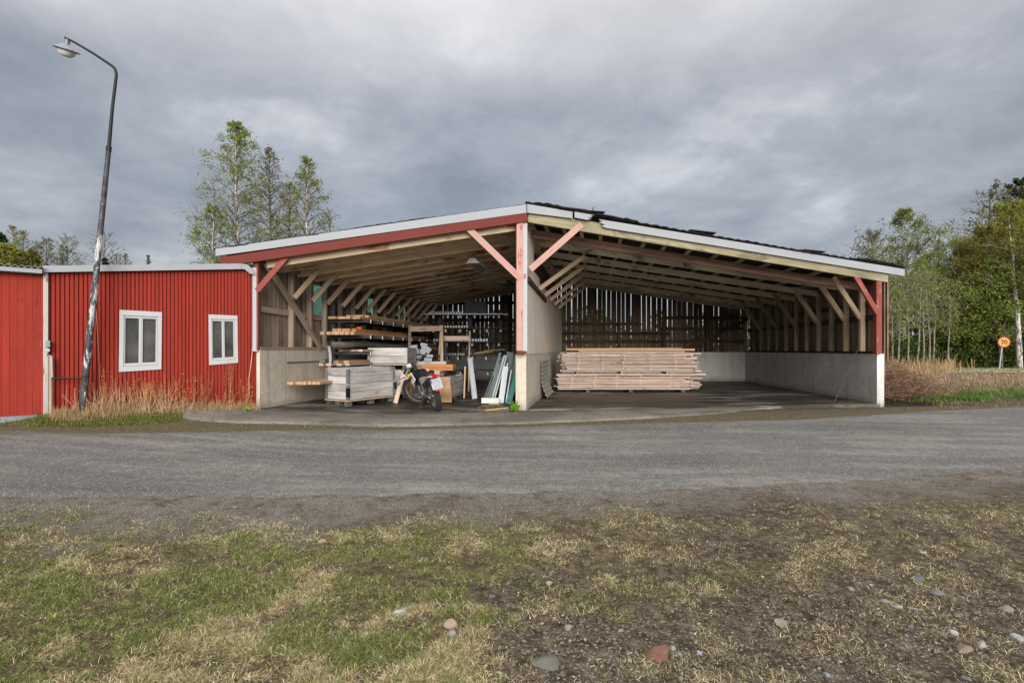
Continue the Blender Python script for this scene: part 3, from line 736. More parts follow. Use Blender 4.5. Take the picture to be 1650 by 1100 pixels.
# braces -------------------------------------------------------------------
def brace(p, q, mat, w=.045, h=.095, label=None, upv=None): return stick('brace', p, q, w, h, mat, shed, upv=upv or (0,0,1), label=label)
fo = .09
brace(V3(front(-.12)-N*fo, 2.30), V3(front(-1.03)-N*fo, 3.14), M['red_faded'], h=.11, label='faded red brace left of the middle pillar')
brace(V3(front(.05)-N*fo, 2.46), V3(front(.98)-N*fo, 3.28), M['red_faded'], h=.11, label='faded red brace right of the middle pillar')
brace(V3(front(-4.42)-N*.06, 2.02), V3(front(-3.98)-N*.06, 2.57), M['red_post'], h=.09, label='red brace at the left corner post')
brace(V3(front(7.0)-N*.06, 1.75), V3(front(6.42)-N*.06, 2.60), M['red_post'], h=.10, label='red brace at the right corner post')
for i, (tm, tr) in enumerate(frames_r):
    if i >= 6: break
    h = -.05
    p = Rw(tr)+[-.02, h]; q = at_s(6.38, 0, tm, tr)+[0, h]; brace(V3(p, 1.72), V3(q, 2.56), M['brace_wood' if i < 3 else 'old_wood'], h=.1)
for i, (tm, tr) in enumerate(frames_r):
    if i in (0, 6): continue
    h = -.06
    p = Mw(tm-.1)+[.03, h]; q = at_s(1.02, 0, tm-.1, tr)+[0, h]; brace(V3(p, 2.32), V3(q, 3.02), M['brace_wood'], h=.09)
for j, t in enumerate(lt[1:-1]):
    p = Lw(t)+[.03, -.06]; q = at_s(-3.95, t, t, 0)+[0, -.06]; brace(V3(p, 2.0), V3(q, 2.52), M['brace_wood' if j % 3 == 0 else 'old_wood'], h=.09)
stick('girt', V3(Mw(.1)+[.025, 0], 2.32), V3(Mw(3.2)+[.025, 0], 2.22), .04, .09, M['dark_wood'], shed)
# ------------------------------------------------------------------ red building, annex, lamp post
W0 = np.array([-6.088, 6.9]); W1 = np.array([-4.154, 8.55]); WL = np.linalg.norm(W1-W0); WD = (W1-W0)/WL; WN = np.array([-WD[1], WD[0]])   # WN points into the house
def Wp(a, off=0.): return W0+WD*a-WN*off
def w_at(px, off=0.):
    k = (px-825)/FP; o = W0-WN*off; return (k*o[1]-o[0])/(WD[0]-k*WD[1])
def wz(px, py, off=0.): return EYE+(HZ-py)/FP*(Wp(w_at(px, off), off)[1])
house = thing('red_building', V3(Wp(WL/2), .1), 'low red ribbed-board building with two white windows, left of the open shed', 'building')
zt0, zt1 = wz(75, 437), wz(412, 436)
def wtop(a): return zt0+(zt1-zt0)*a/WL
def wbot(a): p = Wp(a); return float(ground(p[0], p[1]))-.12
wins = [[(192.5, 499), (261, 502.8), (260, 594.8), (191.5, 599)], [(336, 506.5), (382.5, 508.5), (383.5, 584.2), (337, 588)]]
wq = []
for q in wins:
    aa = [(w_at(x, .03), wz(x, y, .03)) for x, y in q]; wq.append(aa)
mb = MB(); a = 0.; pitch = .0475; k = 0
while a < WL-.005:
    w = min(pitch, WL-a)
    for (x0, x1, o) in ((0, w*.70, .022), (w*.70, w, .0)):
        s, e = a+x0, a+x1; segs = [(wbot(s), wtop(s))]
        for q in wq:
            l, r = min(q[0][0], q[3][0])+.02, max(q[1][0], q[2][0])-.02
            if l < (s+e)/2 < r: segs = [(segs[0][0], min(q[2][1], q[3][1])+.03), (max(q[0][1], q[1][1])-.03, segs[0][1])]
        vr = .5+.12*math.sin(k*1.7)+RS.uniform(-.12, .12)
        for z0, z1 in segs:
            A_, B_, C_, D_ = Wp(s, o), Wp(e, o), Wp(e, -.02), Wp(s, -.02)
            mb.hexa([V3(p, z0) for p in (A_, B_, C_, D_)], [V3(p, z1) for p in (A_, B_, C_, D_)], vr)
    a += w; k += 1
mb.build('wall', M['barn_red'], house, label='ribbed red front wall')
mb = MB()
for (p, q) in ((Wp(WL), Wp(WL)+WN*3.6+WD*.0), (Wp(0)+WN*3.6, Wp(WL)+WN*3.6)):
    t = (q-p)/np.linalg.norm(q-p); n_ = np.array([t[1], -t[0]])*.05
    mb.hexa([V3(x, 0) for x in (p, q, q+n_, p+n_)], [V3(x, z) for x, z in ((p, 2.15), (q, 1.7), (q+n_, 1.7), (p+n_, 2.15))])
mb.build('wall', M['barn_red'], house, label='plain red side and rear walls')
mb = MB(); p, q = Wp(.05)+WN*1.5, Wp(WL-.05)+WN*1.5
mb.hexa([V3(x, 0) for x in (p, q, q+WN*.03, p+WN*.03)], [V3(x, 2.) for x in (p, q, q+WN*.03, p+WN*.03)])
mb.build('inner_wall', plain('grey_inner_wall', rgb(150,150,148), .9, vary=.3, scale=2.), house)
mb = MB(); r0, r1, r2, r3 = Wp(-.02, .07), Wp(WL-.06, .07), Wp(WL-.0)+WN*3.9, Wp(-.3)+WN*3.9
zz = [wz(75, 430.5, .1), wz(400, 426, .1), 1.75, 1.65]
mb.hexa([V3(p, z-.02) for p, z in zip((r0, r1, r2, r3), zz)], [V3(p, z+.012) for p, z in zip((r0, r1, r2, r3), zz)])
mb.build('roof', M['roof'], house)
mb = MB(); f0, f1 = w_at(69, .1), w_at(389, .1)
def fz(a, y0, y1): 
    za, zb = wz(69, y0, .1), wz(389, y1, .1); return za+(zb-za)*(a-f0)/(f1-f0)
mb.hexa([V3(p, z) for p, z in ((Wp(f0, .1), fz(f0, 438.5, 0)), (Wp(f1, .1), wz(389, 433.5, .1)), (Wp(f1, .07), wz(389, 433.5, .1)), (Wp(f0, .07), wz(69, 438.5, .1)))],
        [V3(p, z) for p, z in ((Wp(f0, .1), wz(69, 428, .1)), (Wp(f1, .1), wz(389, 424.5, .1)), (Wp(f1, .07), wz(389, 424.5, .1)), (Wp(f0, .07), wz(69, 428, .1)))])
mb.build('fascia_board', M['fascia'], house)
mb = MB(); g1 = w_at(408, .1); za, zb = wz(389, 424.5, .1), wz(408, 436, .1)
P_ = [(f1+.004, za), (f1+.09, za-.012), (g1, zb+.02), (g1+.02, zb-.06), (g1-.05, zb-.05), (f1+.05, za-.085), (f1+.004, za-.088)]
mb.prism([V3(Wp(a, .1), z) for a, z in P_], (WN[0]*.03, WN[1]*.03, 0)); mb.build('eave_board', M['fascia'], house)
mb = MB(); a0, a1 = w_at(407.5, .06), w_at(415, .06); z0, z1 = wz(410, 566, .06), wz(410, 431, .06)
mb.hexa([V3(Wp(a, o), z0) for a, o in ((a0, .06), (a1, .06), (a1, .02), (a0, .02))], [V3(Wp(a, o), z1) for a, o in ((a0, .06), (a1, .06), (a1, .02), (a0, .02))])
mb.build('corner_board', M['white_edge'], house)
pts = [V3(Wp(w_at(407, .05), .05), wz(407, 560, .05)), V3(Wp(w_at(404, .06), .06), wz(404, 590, .06)), V3(Wp(w_at(401, .08), .08), wz(401, 612, .08)), V3(Wp(w_at(402, .1), .1), wz(402, 632, .1)), V3(Wp(w_at(394, .12), .12), wz(394, 660, .12))]
mb = MB(); mb.tube(pts, .006, 6); mb.build('cable', plain('pale_cable', rgb(214,170,140), .6), house, smooth=True)
mb = MB(); mb.tube([V3(Wp(w_at(x, .04), .04), wz(x, y, .04)) for x, y in ((154, 470), (155, 500), (157.5, 540), (160, 588), (161, 640))], .004, 5); mb.build('cable', plain('thin_pink_cable', rgb(196,120,100), .6), house)
# windows
for wi, q in enumerate(wq):
    (al, zl), (ar, zr), (ar2, zr2), (al2, zl2) = q
    def uv(u, v, off):
        a = (al*(1-u)+ar*u)*(1-v)+(al2*(1-u)+ar2*u)*v; z = (zl*(1-u)+zr*u)*(1-v)+(zl2*(1-u)+zr2*u)*v; return V3(Wp(a, off), z)
    def rect(mb, u0, v0, u1, v1, o0, o1):
        c = ((u0, v1), (u1, v1), (u1, v0), (u0, v0)); mb.hexa([uv(u, v, o1) for u, v in c], [uv(u, v, o0) for u, v in c])
    c = V3(Wp((al+ar)/2, .0), (zl+zl2)/2)
    wn = bpy.data.objects.new('window', None); COL.objects.link(wn); wn.parent = house; wn.location = c-wpos(house); wn.empty_display_size = .1
    mb = MB(); rect(mb, 0, 0, 1, .085, .034, -.02); rect(mb, 0, .915, 1, 1, .038, -.02); rect(mb, 0, .086, .10, .914, .032, -.02); rect(mb, .90, .086, 1, .914, .032, -.02); mb.build('frame', M['white_edge'], wn)
    for u0, u1 in ((.105, .49), (.51, .895)):
        mb = MB(); f = .035; rect(mb, u0, .09, u1, .125, .018, -.03); rect(mb, u0, .87, u1, .91, .02, -.03); rect(mb, u0, .126, u0+f, .869, .016, -.03); rect(mb, u1-f, .126, u1, .869, .016, -.03); mb.build('sash', M['white_edge'], wn)
        mb = MB(); rect(mb, u0+f, .125, u1-f, .87, -.006, -.010); mb.build('pane', M['glass'], wn)
    mb = MB(); rect(mb, .49, .09, .51, .91, .022, -.03); mb.build('mullion', M['white_edge'], wn)
    mb = MB(); rect(mb, .74, .12, .89, .88, -.14, -.15); mb.build('curtain', plain('net_curtain', rgb(190,190,186), .9), wn)
# annex at the far left
annex = thing('red_annex', V3(Wp(-.6), .1), 'flat-boarded red annex with a tin roof edge at the left side of the picture', 'building')
mb = MB(); a = -1.5; 
while a < -.035:
    w = min(.072, -.03-a); p = [Wp(a, .045), Wp(a+w-.003, .045), Wp(a+w-.003, 0), Wp(a, 0)]; vr = RS.uniform(.35, .65)
    mb.hexa([V3(x, .235) for x in p], [V3(x, wz(40, 436, .045)) for x in p], vr); a += w
mb.build('wall', M['barn_red'], annex)
mb = MB(); p = [Wp(-1.5, .075), Wp(-.09, .075), Wp(-.09, .0), Wp(-1.5, .0)]; mb.hexa([V3(x, .16) for x in p], [V3(x, .232) for x in p]); mb.build('sill', M['galv'], annex)
mb = MB(); n_ = 240; v = []; f = []
for i in range(n_+1):
    a = -1.6+i*1.59/n_; 
    for o, dz in ((.17, 0), (-2.5, .12)):
        z = 2.115+.012*math.sin(a*2*math.pi/.062)+dz
        v.append(V3(Wp(a, o), z)); v.append(V3(Wp(a, o), z+.005))
for i in range(n_):
    b = i*4; f += [(b, b+4, b+6, b+2), (b+1, b+3, b+7, b+5), (b, b+1, b+5, b+4), (b+2, b+6, b+7, b+3)]
mb.add(v, f); mb.build('roof', plain('tin_roofing', rgb(176,180,184), .5, .4), annex)
mb = MB(); p = [Wp(-1.6, .15), Wp(-.04, .15), Wp(-.04, .13), Wp(-1.6, .13)]; mb.hexa([V3(x, 2.045) for x in p], [V3(x, 2.098) for x in p]); mb.build('fascia_board', M['fascia'], annex)
mb = MB(); p = [Wp(-1.6, .129), Wp(-.06, .129), Wp(-.06, .05), Wp(-1.6, .05)]; mb.hexa([V3(x, 2.03) for x in p], [V3(x, 2.044) for x in p]); mb.build('soffit', M['dark_wood'], annex)
mb = MB(); a0, a1 = w_at(69.5, .06), w_at(77.5, .06); p = [Wp(a0, .06), Wp(a1, .06), Wp(a1, .016), Wp(a0, .016)]
mb.hexa([V3(x, wz(73, 672, .06)) for x in p], [V3(x, wz(73, 439, .06)) for x in p]); mb.build('corner_board', M['white_post'], house, label='peeling white corner board')
jb = thing('junction_box', V3(Wp(w_at(76.5, .06), .06), wz(76, 566, .06)), 'small grey electrical box on the peeling white corner board', 'junction box')
mb = MB(); c = Wp(w_at(77, .06), .085); ya = math.atan2(WD[1], WD[0]); mb.box((c[0], c[1], wz(76, 554, .06)), (.045, .045, .085), ya); mb.build('cover', M['galv'], jb)
mb = MB(); mb.box((c[0], c[1], wz(76, 564, .06)), (.04, .035, .035), ya); mb.tube([V3(Wp(w_at(75, .06), .07), wz(75, 569, .06)), V3(Wp(w_at(75, .06), .07), wz(75, 573, .06))], .008, 6); mb.build('socket', M['white_edge'], jb)
# stake, bent pipe and rail beside the lamp post
c = Wp(w_at(82, .09), .09); stick('wooden_stake', V3(c, .06), V3(c, wz(82, 575, .09)), .03, .035, M['old_wood'], None, (1,0,0), label='thin grey wooden stake beside the white corner board', cat='stake')
mb = MB(); q = lambda px, py, o=.12: V3(Wp(w_at(px, o), o), wz(px, py, o))
mb.tube([q(78, 574, .08), q(80, 573), q(82, 573.5), q(83.2, 576), q(83.6, 590), q(84.2, 608)], .008, 6)
tag(mb.build('bent_pipe', M['white_edge'], smooth=True), 'thin white bent pipe beside the peeling corner board', 'pipe')
# street lamp
LY = 6.98; LB = np.array([(131.5-825)/FP*LY, LY])
def lp(px, py): return up(px, py, LY)
lamp = thing('street_lamp', V3(LB, float(ground(*LB))), 'tall leaning street lamp with flaking black and white paint and a dish shade', 'street lamp')
def lamp_paint():
    t = NT('flaking_black_paint', .6, .4); t.obj(); n_ = t.noise(t.scaled(14, 14, 3.2, t.raw), 1., 6., .7, .4); sp = t.node('ShaderNodeSeparateXYZ'); t.link(t.raw, sp.inputs[0])
    z = t.math('ABSOLUTE', t.math('SUBTRACT', sp.outputs[2], 1.55)); m_ = t.math('SUBTRACT', n_, t.math('MULTIPLY', z, .075))
    c = t.mix(t.ramp(m_, [(.47, 0.), (.51, 1.)]), t.ramp(t.noise(t.raw, 9., 5., .7), [(.35, rgb(38,38,42)), (.7, rgb(84,84,90))]), t.ramp(n_, [(.4, rgb(150,152,156)), (.7, rgb(206,208,212))]))
    t.color(c); t.bump(n_, .3, .004); return t.m
LP = lamp_paint()
axis = [(130.5, 680), (132, 660), (140, 585), (152, 470), (163, 360), (175.5, 238)]
mb = MB(); mb.tube([lp(*p) for p in axis], [.044, .043, .041, .037, .033, .028], 14); mb.build('pole', LP, lamp, smooth=True)
mb = MB(); mb.tube([lp(175.5, 238), lp(181, 175), lp(186.5, 130), lp(187.5, 122), lp(187, 116), lp(184.5, 110), lp(180, 106), lp(150, 86), lp(120, 68.5), lp(105, 61)], [.022, .019, .018, .018, .018, .018, .017, .016, .015, .014], 10); mb.build('arm', M['dark_metal'], lamp, smooth=True)
mb = MB(); mb.tube([lp(175, 244), lp(175.7, 236)], .032, 12); mb.build('collar', M['dark_metal'], lamp)
mb = MB(); mb.tube([lp(137.3, 604) + Vector((0, -.034, 0)), lp(137.8, 603)+Vector((0, -.043, 0))], .028, 12); mb.build('hatch', M['rust'], lamp)
hc = lp(107.5, 79); R_ = Matrix.Rotation(math.radians(14), 3, 'Y') @ Matrix.Rotation(math.radians(12), 3, 'X')
def tilt(mb, R_, o):
    mb.v = [tuple(R_ @ (Vector(p)-o)+o) for p in mb.v]; return mb
mb = MB(); mb.lathe([(.03, .06), (.06, .045), (.10, .02), (.145, -.012), (.145, -.018), (.09, .008), (.03, .03)], hc, n=28); tilt(mb, R_, hc).build('lamp_shade', M['galv'], lamp, smooth=True)
mb = MB(); mb.lathe([(.0, -.105), (.05, -.098), (.085, -.072), (.10, -.035), (.095, -.005), (.0, .0)], hc, n=24, close=False); tilt(mb, R_, hc).build('lamp_globe', plain('milky_glass', rgb(232,234,236), .25, vary=.08, scale=6), lamp, smooth='all')
mb = MB(); mb.lathe([(.0, .115), (.03, .11), (.033, .05), (.0, .045)], hc, n=14); mb.tube([hc+Vector((0,0,.1)), lp(107, 63)], .008, 6); tilt(mb, R_, hc).build('lamp_holder', M['galv'], lamp, smooth=True)
mb = MB(); a_ = q(83, 609, .1); mb.tube([a_, lp(130, 609.5)], .011, 8); mb.build('side_rail', M['dark_metal'], lamp, smooth=True)
# ------------------------------------------------------------------ what is kept in the shed
M['fresh']  = wood('fresh_sawn_wood', rgb(204,172,140), rgb(166,132,102), vary=.3)
M['fresh2'] = wood('pinkish_sawn_wood', rgb(212,188,174), rgb(166,142,128), vary=.42, stain=rgb(104,90,82), stain_amt=.14)
M['orange'] = wood('orange_glazed_wood', rgb(200,140,86), rgb(164,106,62), vary=.15)
M['grey_plank'] = wood('weathered_grey_plank', rgb(206,202,198), rgb(140,135,130), vary=.32, stain=rgb(96,91,88), stain_amt=.2)
M['dark_plank'] = wood('dark_grey_plank', rgb(104,98,92), rgb(58,54,50), vary=.3)
M['white_end'] = plain('white_cap', rgb(214,212,206), .6, vary=.1)
M['grey_cap'] = plain('grey_cap', rgb(168,172,178), .6, vary=.2)
M['alu'] = plain('dull_aluminium', rgb(132,138,142), .4, .7, vary=.25)
M['slate'] = plain('slate_green_metal', rgb(72,86,88), .45, .3, vary=.3)
M['teal'] = plain('teal_painted_board', rgb(24,124,116), .5, vary=.15)
def pallet_box(loc, yaw, w, d, rows, z0, label, row_h=.16, hinge=True, rail=True):
    """wooden pallet with collars of two planks: loc = its front left corner on plan"""
    ux = np.array([math.cos(yaw), math.sin(yaw)]); uy = np.array([-ux[1], ux[0]])
    P = lambda a, b: np.array(loc)+ux*a+uy*b
    t = thing('pallet_box', V3(P(w/2, d/2), z0), label, 'pallet box', 'wooden pallet boxes on the shed floor')
    mb = MB()
    for a in (0, w/2-.05, w-.1):
        for b in (0, d/2-.05, d-.1): mb.hexa([V3(P(a+i, b+j), z0) for i, j in ((0,0), (.1,0), (.1,.1), (0,.1))], [V3(P(a+i, b+j), z0+.085) for i, j in ((0,0), (.1,0), (.1,.1), (0,.1))], RS.random())
    n_ = 6
    for k in range(n_):
        b = k*d/n_; mb.hexa([V3(P(i, j), z0+.087) for i, j in ((-.01,b), (w+.01,b), (w+.01,b+d/n_-.02), (-.01,b+d/n_-.02))], [V3(P(i, j), z0+.112) for i, j in ((-.01,b), (w+.01,b), (w+.01,b+d/n_-.02), (-.01,b+d/n_-.02))], RS.random())
    mb.build('pallet', M['dark_plank'], t)
    z = z0+.118
    for r in range(rows):
        h = row_h
        for (p, q_) in ((P(0, .011), P(w, .011)), (P(w-.011, .024), P(w-.011, d-.024)), (P(w, d-.011), P(0, d-.011)), (P(.011, d-.024), P(.011, .024))):
            dz = RS.uniform(-.004, .004)
            stick('plank', V3(p, z+h/2), V3(q_, z+h/2+dz), .022, h-.008, M['grey_plank'], t)
        z += h
    if hinge:
        for c, (sx, sy) in (((0, 0), (1, 1)), ((w, 0), (-1, 1)), ((w, d), (-1, -1)), ((0, d), (1, -1))):
            mb = MB()
            for r in range(0, rows, 2):
                za = z0+.13+r*row_h; zb = min(z0+.11+(r+2)*row_h, z)-.012
                o = lambda x, y: P(c[0]+sx*x, c[1]+sy*y)
                for (x0, x1, y0, y1) in ((-.004, .05, -.004, -.0005), (-.004, -.0005, -.0005, .05)):
                    mb.hexa([V3(o(i, j), za) for i, j in ((x0,y0), (x1,y0), (x1,y1), (x0,y1))], [V3(o(i, j), zb) for i, j in ((x0,y0), (x1,y0), (x1,y1), (x0,y1))])
                mb.tube([V3(o(-.006, -.006), za), V3(o(-.006, -.006), zb)], .007, 6)
            mb.build('corner_hinge', M['galv'], t)
    if rail:
        mb = MB()
        for b in (-.014,): mb.bar(V3(P(-.02, b), z0+.102), V3(P(w+.02, b), z0+.102), .02, .02)
        for a in (-.014, w+.014): mb.bar(V3(P(a, -.02), z0+.102), V3(P(a, d), z0+.102), .02, .02)
        mb.build('edge_strip', M['brace_wood'], t)
    return t, P, z
FZ = lambda p: float(floor_z(p[0], p[1]))+.006
C = np.array([-2.93, 9.42]); ya = math.radians(60)
# the front box: near corner C, long side to the right and back
sd_ = np.array([-math.sin(ya), math.cos(ya)])
b1, P1, z1 = pallet_box(C+sd_*.56, ya-math.pi/2, .56, 1.2, 4, .05, 'large weathered grey pallet box standing nearest the shed front', .142)
b1.name = 'pallet_box'
mb = MB(); ux = np.array([math.cos(ya-math.pi/2), math.sin(ya-math.pi/2)]); uy = np.array([-ux[1], ux[0]])
c = P1(.56, 0)+ux*.012-uy*.012; mb.box((c[0], c[1], .30), (.05, .05, .16), ya); mb.build('latch', M['black'], b1)
c = P1(.56, 1.2)+ux*.012; mb = MB(); mb.box((c[0], c[1], .36), (.03, .06, .14), ya); mb.build('latch', M['black'], b1)
b2, P2, z2 = pallet_box((-3.06, 11.2), math.radians(1), .83, 1.2, 3, .03, 'grey pallet box under another box, mostly hidden behind the front one', .165)
b3, P3, z3 = pallet_box((-3.06, 11.2), math.radians(1.5), .83, 1.2, 2, z2+.004, 'grey two-plank pallet box standing on top of another box', .172)
b4, P4, z4 = pallet_box((-2.02, 10.62), math.radians(-7), .80, 1.15, 3, .015, 'pallet box behind the motorcycle with a brown board leaning on it', .13)
b5, P5, z5 = pallet_box((-2.32, 12.55), math.radians(2), .75, 1.1, 4, .015, 'dark pallet box under the loose metal profiles', .165)
# brown bent sheet leaning on that box
mb = MB(); n_ = 14; vs = []
x0, x1 = -1.72, -1.20
for i in range(n_+1):
    k = i/n_; z = .02+.50*k; y = 10.57-.03-.13*math.sin(math.pi*min(1, (1-k)*1.05))**1.5*.9-.05*(1-k)
    for x in (x0+.05*k, x1-.06*k+(.03*math.sin(k*3))): vs += [(x, y, z), (x, y+.008, z)]
f = []
for i in range(n_):
    b = i*4; f += [(b, b+2, b+6, b+4), (b+1, b+5, b+7, b+3), (b, b+4, b+5, b+1), (b+2, b+3, b+7, b+6)]
f += [(0, 1, 3, 2), (n_*4, n_*4+2, n_*4+3, n_*4+1)]
mb.add(vs, f); tag(mb.build('brown_sheet', wood('brown_fibre_board', rgb(186,150,118), rgb(150,116,90), 'Z', vary=.1, fine=.4), smooth=True), 'bent pale brown sheet leaning on the pallet box behind the motorcycle', 'sheet')
# orange boards on bearers on that box
for i, (a, lab) in enumerate(((.12, 'left'), (.62, 'right'))):
    p, q_ = P4(a, .02), P4(a, 1.1); stick('bearer', V3(p, z4+.06), V3(q_, z4+.06), .09, .118, M['dark_plank'], None, label=f'dark bearer under the orange boards, the {lab} one of the two', cat='timber', group='bearers under the orange boards')
for i in range(4):
    lay, b = i//2, i % 2; p, q_ = P4(.06+.09*lay, .28+.2*b), P4(.80-.02*b, .28+.2*b); z = z4+.10+.05+.062*lay
    stick('orange_board', V3(p, z), V3(q_, z), .18, .058, M['orange'], None, label=('upper' if lay else 'lower')+' orange glazed board on the pallet box behind the motorcycle, '+('back' if b else 'front')+' row', cat='board', group='orange boards on a pallet box')
p = P4(.55, -.05); 
stick('upright_plank', V3((-1.03, 11.35), .02), V3((-1.02, 11.5), .70), .05, .03, M['fresh'], None, (1,0,0), label='narrow plank standing upright right of the pallet box with orange boards', cat='plank')
stick('leaning_plank', V3((-2.29, 10.35), .02), V3((-2.16, 10.62), .66), .085, .03, M['fresh2'], None, (0,1,0), label='pinkish plank leaning behind the front pallet box', cat='plank')
# loose pale metal profiles with white ends, heaped behind
prof = [(671, 559, 22, 8, -4), (683, 557, 13, 10, 12), (681, 566, 12, 11, 10), (690, 564, 11, 10, -55), (692, 573, 14, 5, 4), (676, 575, 12, 6, 2), (690, 579, 15, 6, 3), (672, 566, 10, 9, 3)]
for i, (px, py, w, h, an) in enumerate(prof):
    Y = 12.6; p = up(px, py, Y); w *= .85*Y/FP; h *= .85*Y/FP; a = math.radians(an); upv = (math.sin(a), 0, math.cos(a))
    o = thing('metal_profile', p, ['wide pale profile end at the left of the heap', 'profile with a white end on top of the heap', 'white-ended profile in the middle of the heap', 'steeply tilted white-ended profile at the right of the heap', 'flat greenish-white profile below the tilted one', 'small flat profile low at the left of the heap', 'lowest flat profile of the heap, just above the orange boards', 'square pale profile end behind the upper pallet box'][i], 'metal profile', 'loose metal profiles behind the motorcycle')
    d = Vector((.10, 1, -.01)).normalized(); stick('body', p, p+d*1.2, w, h, M['dark_plank'], o, upv); stick('end_cap', p-d*.022, p-d*.002, w*1.01, h*1.01, M['grey_cap'], o, upv)
# wooden trestle frames
t = thing('trestle', (-2.1, 13.2, .0), 'tall frame of two posts and a top rail behind the pallet boxes', 'frame')
stick('post', up(660, 640, 13.2)*1+Vector((0,0,.1)), up(660.5, 524, 13.2), .10, .06, M['old_wood'], t, (1,0,0)); stick('post', V3((-1.75, 13.2), .02), up(712, 524, 13.2), .09, .07, M['brace_wood'], t, (1,0,0))
stick('rail', up(661, 530, 13.14), up(713, 529, 13.14), .05, .13, M['fresh2'], t)
stick('strut', up(707, 580, 13.25), up(710, 534, 13.25), .05, .03, M['brace_wood'], t, (1,0,0))
t = thing('trestle', (-1.3, 13.5, .0), 'lower frame with a pale rail and one thin post, right of the taller frame', 'frame')
stick('post', up(755, 640, 13.5), up(757, 533, 13.5), .05, .035, M['fresh'], t, (1,0,0)); stick('rail', up(715, 545, 13.46), up(756, 545, 13.46), .04, .12, M['fresh2'], t); stick('post', up(718, 640, 13.56), up(718, 541, 13.56), .06, .05, M['dark_plank'], t, (1,0,0))
# left cantilever rack ---------------------------------------------------------
def along(t, off): return Lw(t)+np.array([off, 0.])
rack = thing('cantilever_rack', V3(along(4.5, .2), .05), 'dark steel cantilever rack along the left wall, stacked with planks', 'rack')
levels = [1.68, 1.36, 1.03, .76, .46]
for t in (2.3, 4.0, 5.7, 7.4, 9.1):
    p = along(t, .09); stick('upright', V3(p, .05), V3(p, 2.0 if t < 4 else 1.95), .10, .14, M['dark_metal'], rack, (0,1,0)); stick('foot', V3(p, .09), V3(p+[.95, 0], .09), .08, .08, M['dark_metal'], rack)
for li, z in enumerate(levels):
    for k, t in enumerate(np.arange(2.15, 8.6, .62)):
        p = along(t, .1); stick('arm', V3(p, z-.035), V3(p+[.80 if li else .78, 0], z-.035), .05, .06, M['dark_metal'], rack); q_ = p+[.802, 0]
        if k < 9: stick('arm_cap', V3(q_, z-.04), V3(q_+[.014, 0], z-.04), .055, .07, M['white_end'], rack)
names = ['top', 'second', 'third', 'fourth', 'lowest']
def rack_board(t0, t1, off, z, w, h, lev, mat='fresh', what='plank', bow=0.):
    stick(what, V3(along(t0, off), z+h/2), V3(along(t1, off), z+h/2), w, h, M[mat], None, bow=bow,
          label=f'sawn {what.replace("_", " ")} lying lengthways on the {names[lev]} level of the left rack', cat='plank', group=f'planks on the {names[lev]} level of the left rack')
for i in range(7): rack_board(2.0+RS.uniform(-.05, .05), 6.3+RS.uniform(-.3, .3), .17+i*.092, levels[0], .085, .05, 0)
for i in range(5): rack_board(2.35+RS.uniform(-.05, .05), 7.0+RS.uniform(-.3, .3), .36+i*.092, levels[0]+.053, .085, .05, 0)
for i in range(7): rack_board(1.75+RS.uniform(-.05, .05), 6.0+RS.uniform(-.3, .3), .15+i*.092, levels[1], .085, .06, 1)
for i in range(5): rack_board(1.95+RS.uniform(-.04, .04), 5.5+RS.uniform(-.3, .3), .26+i*.095, levels[1]+.063, .085, .065, 1, 'fresh' if i < 3 else 'orange')
for i in range(6): rack_board(2.3+RS.uniform(-.3, .3), 5.6+RS.uniform(-.3, .3), .20+i*.10, levels[2], .09, .04, 2, 'fresh2')
for i in range(6): rack_board(1.5+RS.uniform(-.4, .4), 5.6+RS.uniform(-.3, .3), .18+i*.105, levels[3], .09, .045, 3, 'fresh2')
for i in range(3): rack_board(1.9+RS.uniform(-.3, .3), 5.0, .40+i*.12, levels[3]+.047, .10, .045, 3)
for i in range(8): rack_board(.62+RS.uniform(-.03, .03), 3.6+RS.uniform(-.2, .2), .10+i*.075, levels[4], .068, .05, 4)
for i in range(3): rack_board(1.35+RS.uniform(-.03, .03), 3.6, .45+i*.09, levels[4]+.052, .08, .05, 4)
p = along(2.5, .52); mb = MB(); mb.box((p[0], p[1], levels[1]+.16), (.10, .12, .045), .2); tag(mb.build('orange_block', plain('orange_plastic', rgb(236,96,40), .5)), 'small bright orange block on the second level of the left rack', 'block')
roll = thing('fabric_roll', V3(along(1.9, .42), levels[2]), 'long grey rolled sheet lying on the left rack with a strip hanging from its end', 'roll')
mb = MB(); pts = [V3(along(t, .36+.03*(t-1.6)), levels[2]+.045+.07+.05*math.exp(-((t-3.)/.8)**2)) for t in np.linspace(1.55, 6.2, 16)]
mb.tube(pts, [.075, .07]+[.068]*14, 14, cap=False); mb.tube(pts, [.045]*16, 12, cap=False); mb.build('roll', plain('grey_felt', rgb(150,146,140), .9, vary=.3), roll, smooth='all')
mb = MB(); e = along(1.55, .36)
for i in range(10):
    k = i/9; mb.bar(V3(e+[.02*math.sin(k*5)+.03*k, -.02-.01*k], levels[2]+.1-.62*k), V3(e+[.02*math.sin((k+.11)*5)+.03*(k+.11), -.02-.01*k], levels[2]+.1-.62*(k+.115)), .05, .004, (0,1,0))
mb.build('hanging_strip', plain('grey_strip', rgb(156,160,164), .8), roll)
for i, (t0, o, r) in enumerate(((.55, .12, .018), (1.45, .30, .035), (1.5, .22, .03))):
    mb = MB(); mb.tube([V3(along(t0, o), levels[3]+.06+r+.0), V3(along(5.2, o+.02), levels[3]+.06+r)], r, 10)
    tag(mb.build('steel_pipe', M['alu'], smooth=True), ['thin grey pipe sticking out of the left rack towards the front', 'thick grey pipe on the fourth level of the left rack', 'second thick pipe beside the first on the left rack'][i], 'pipe', 'pipes on the left rack')
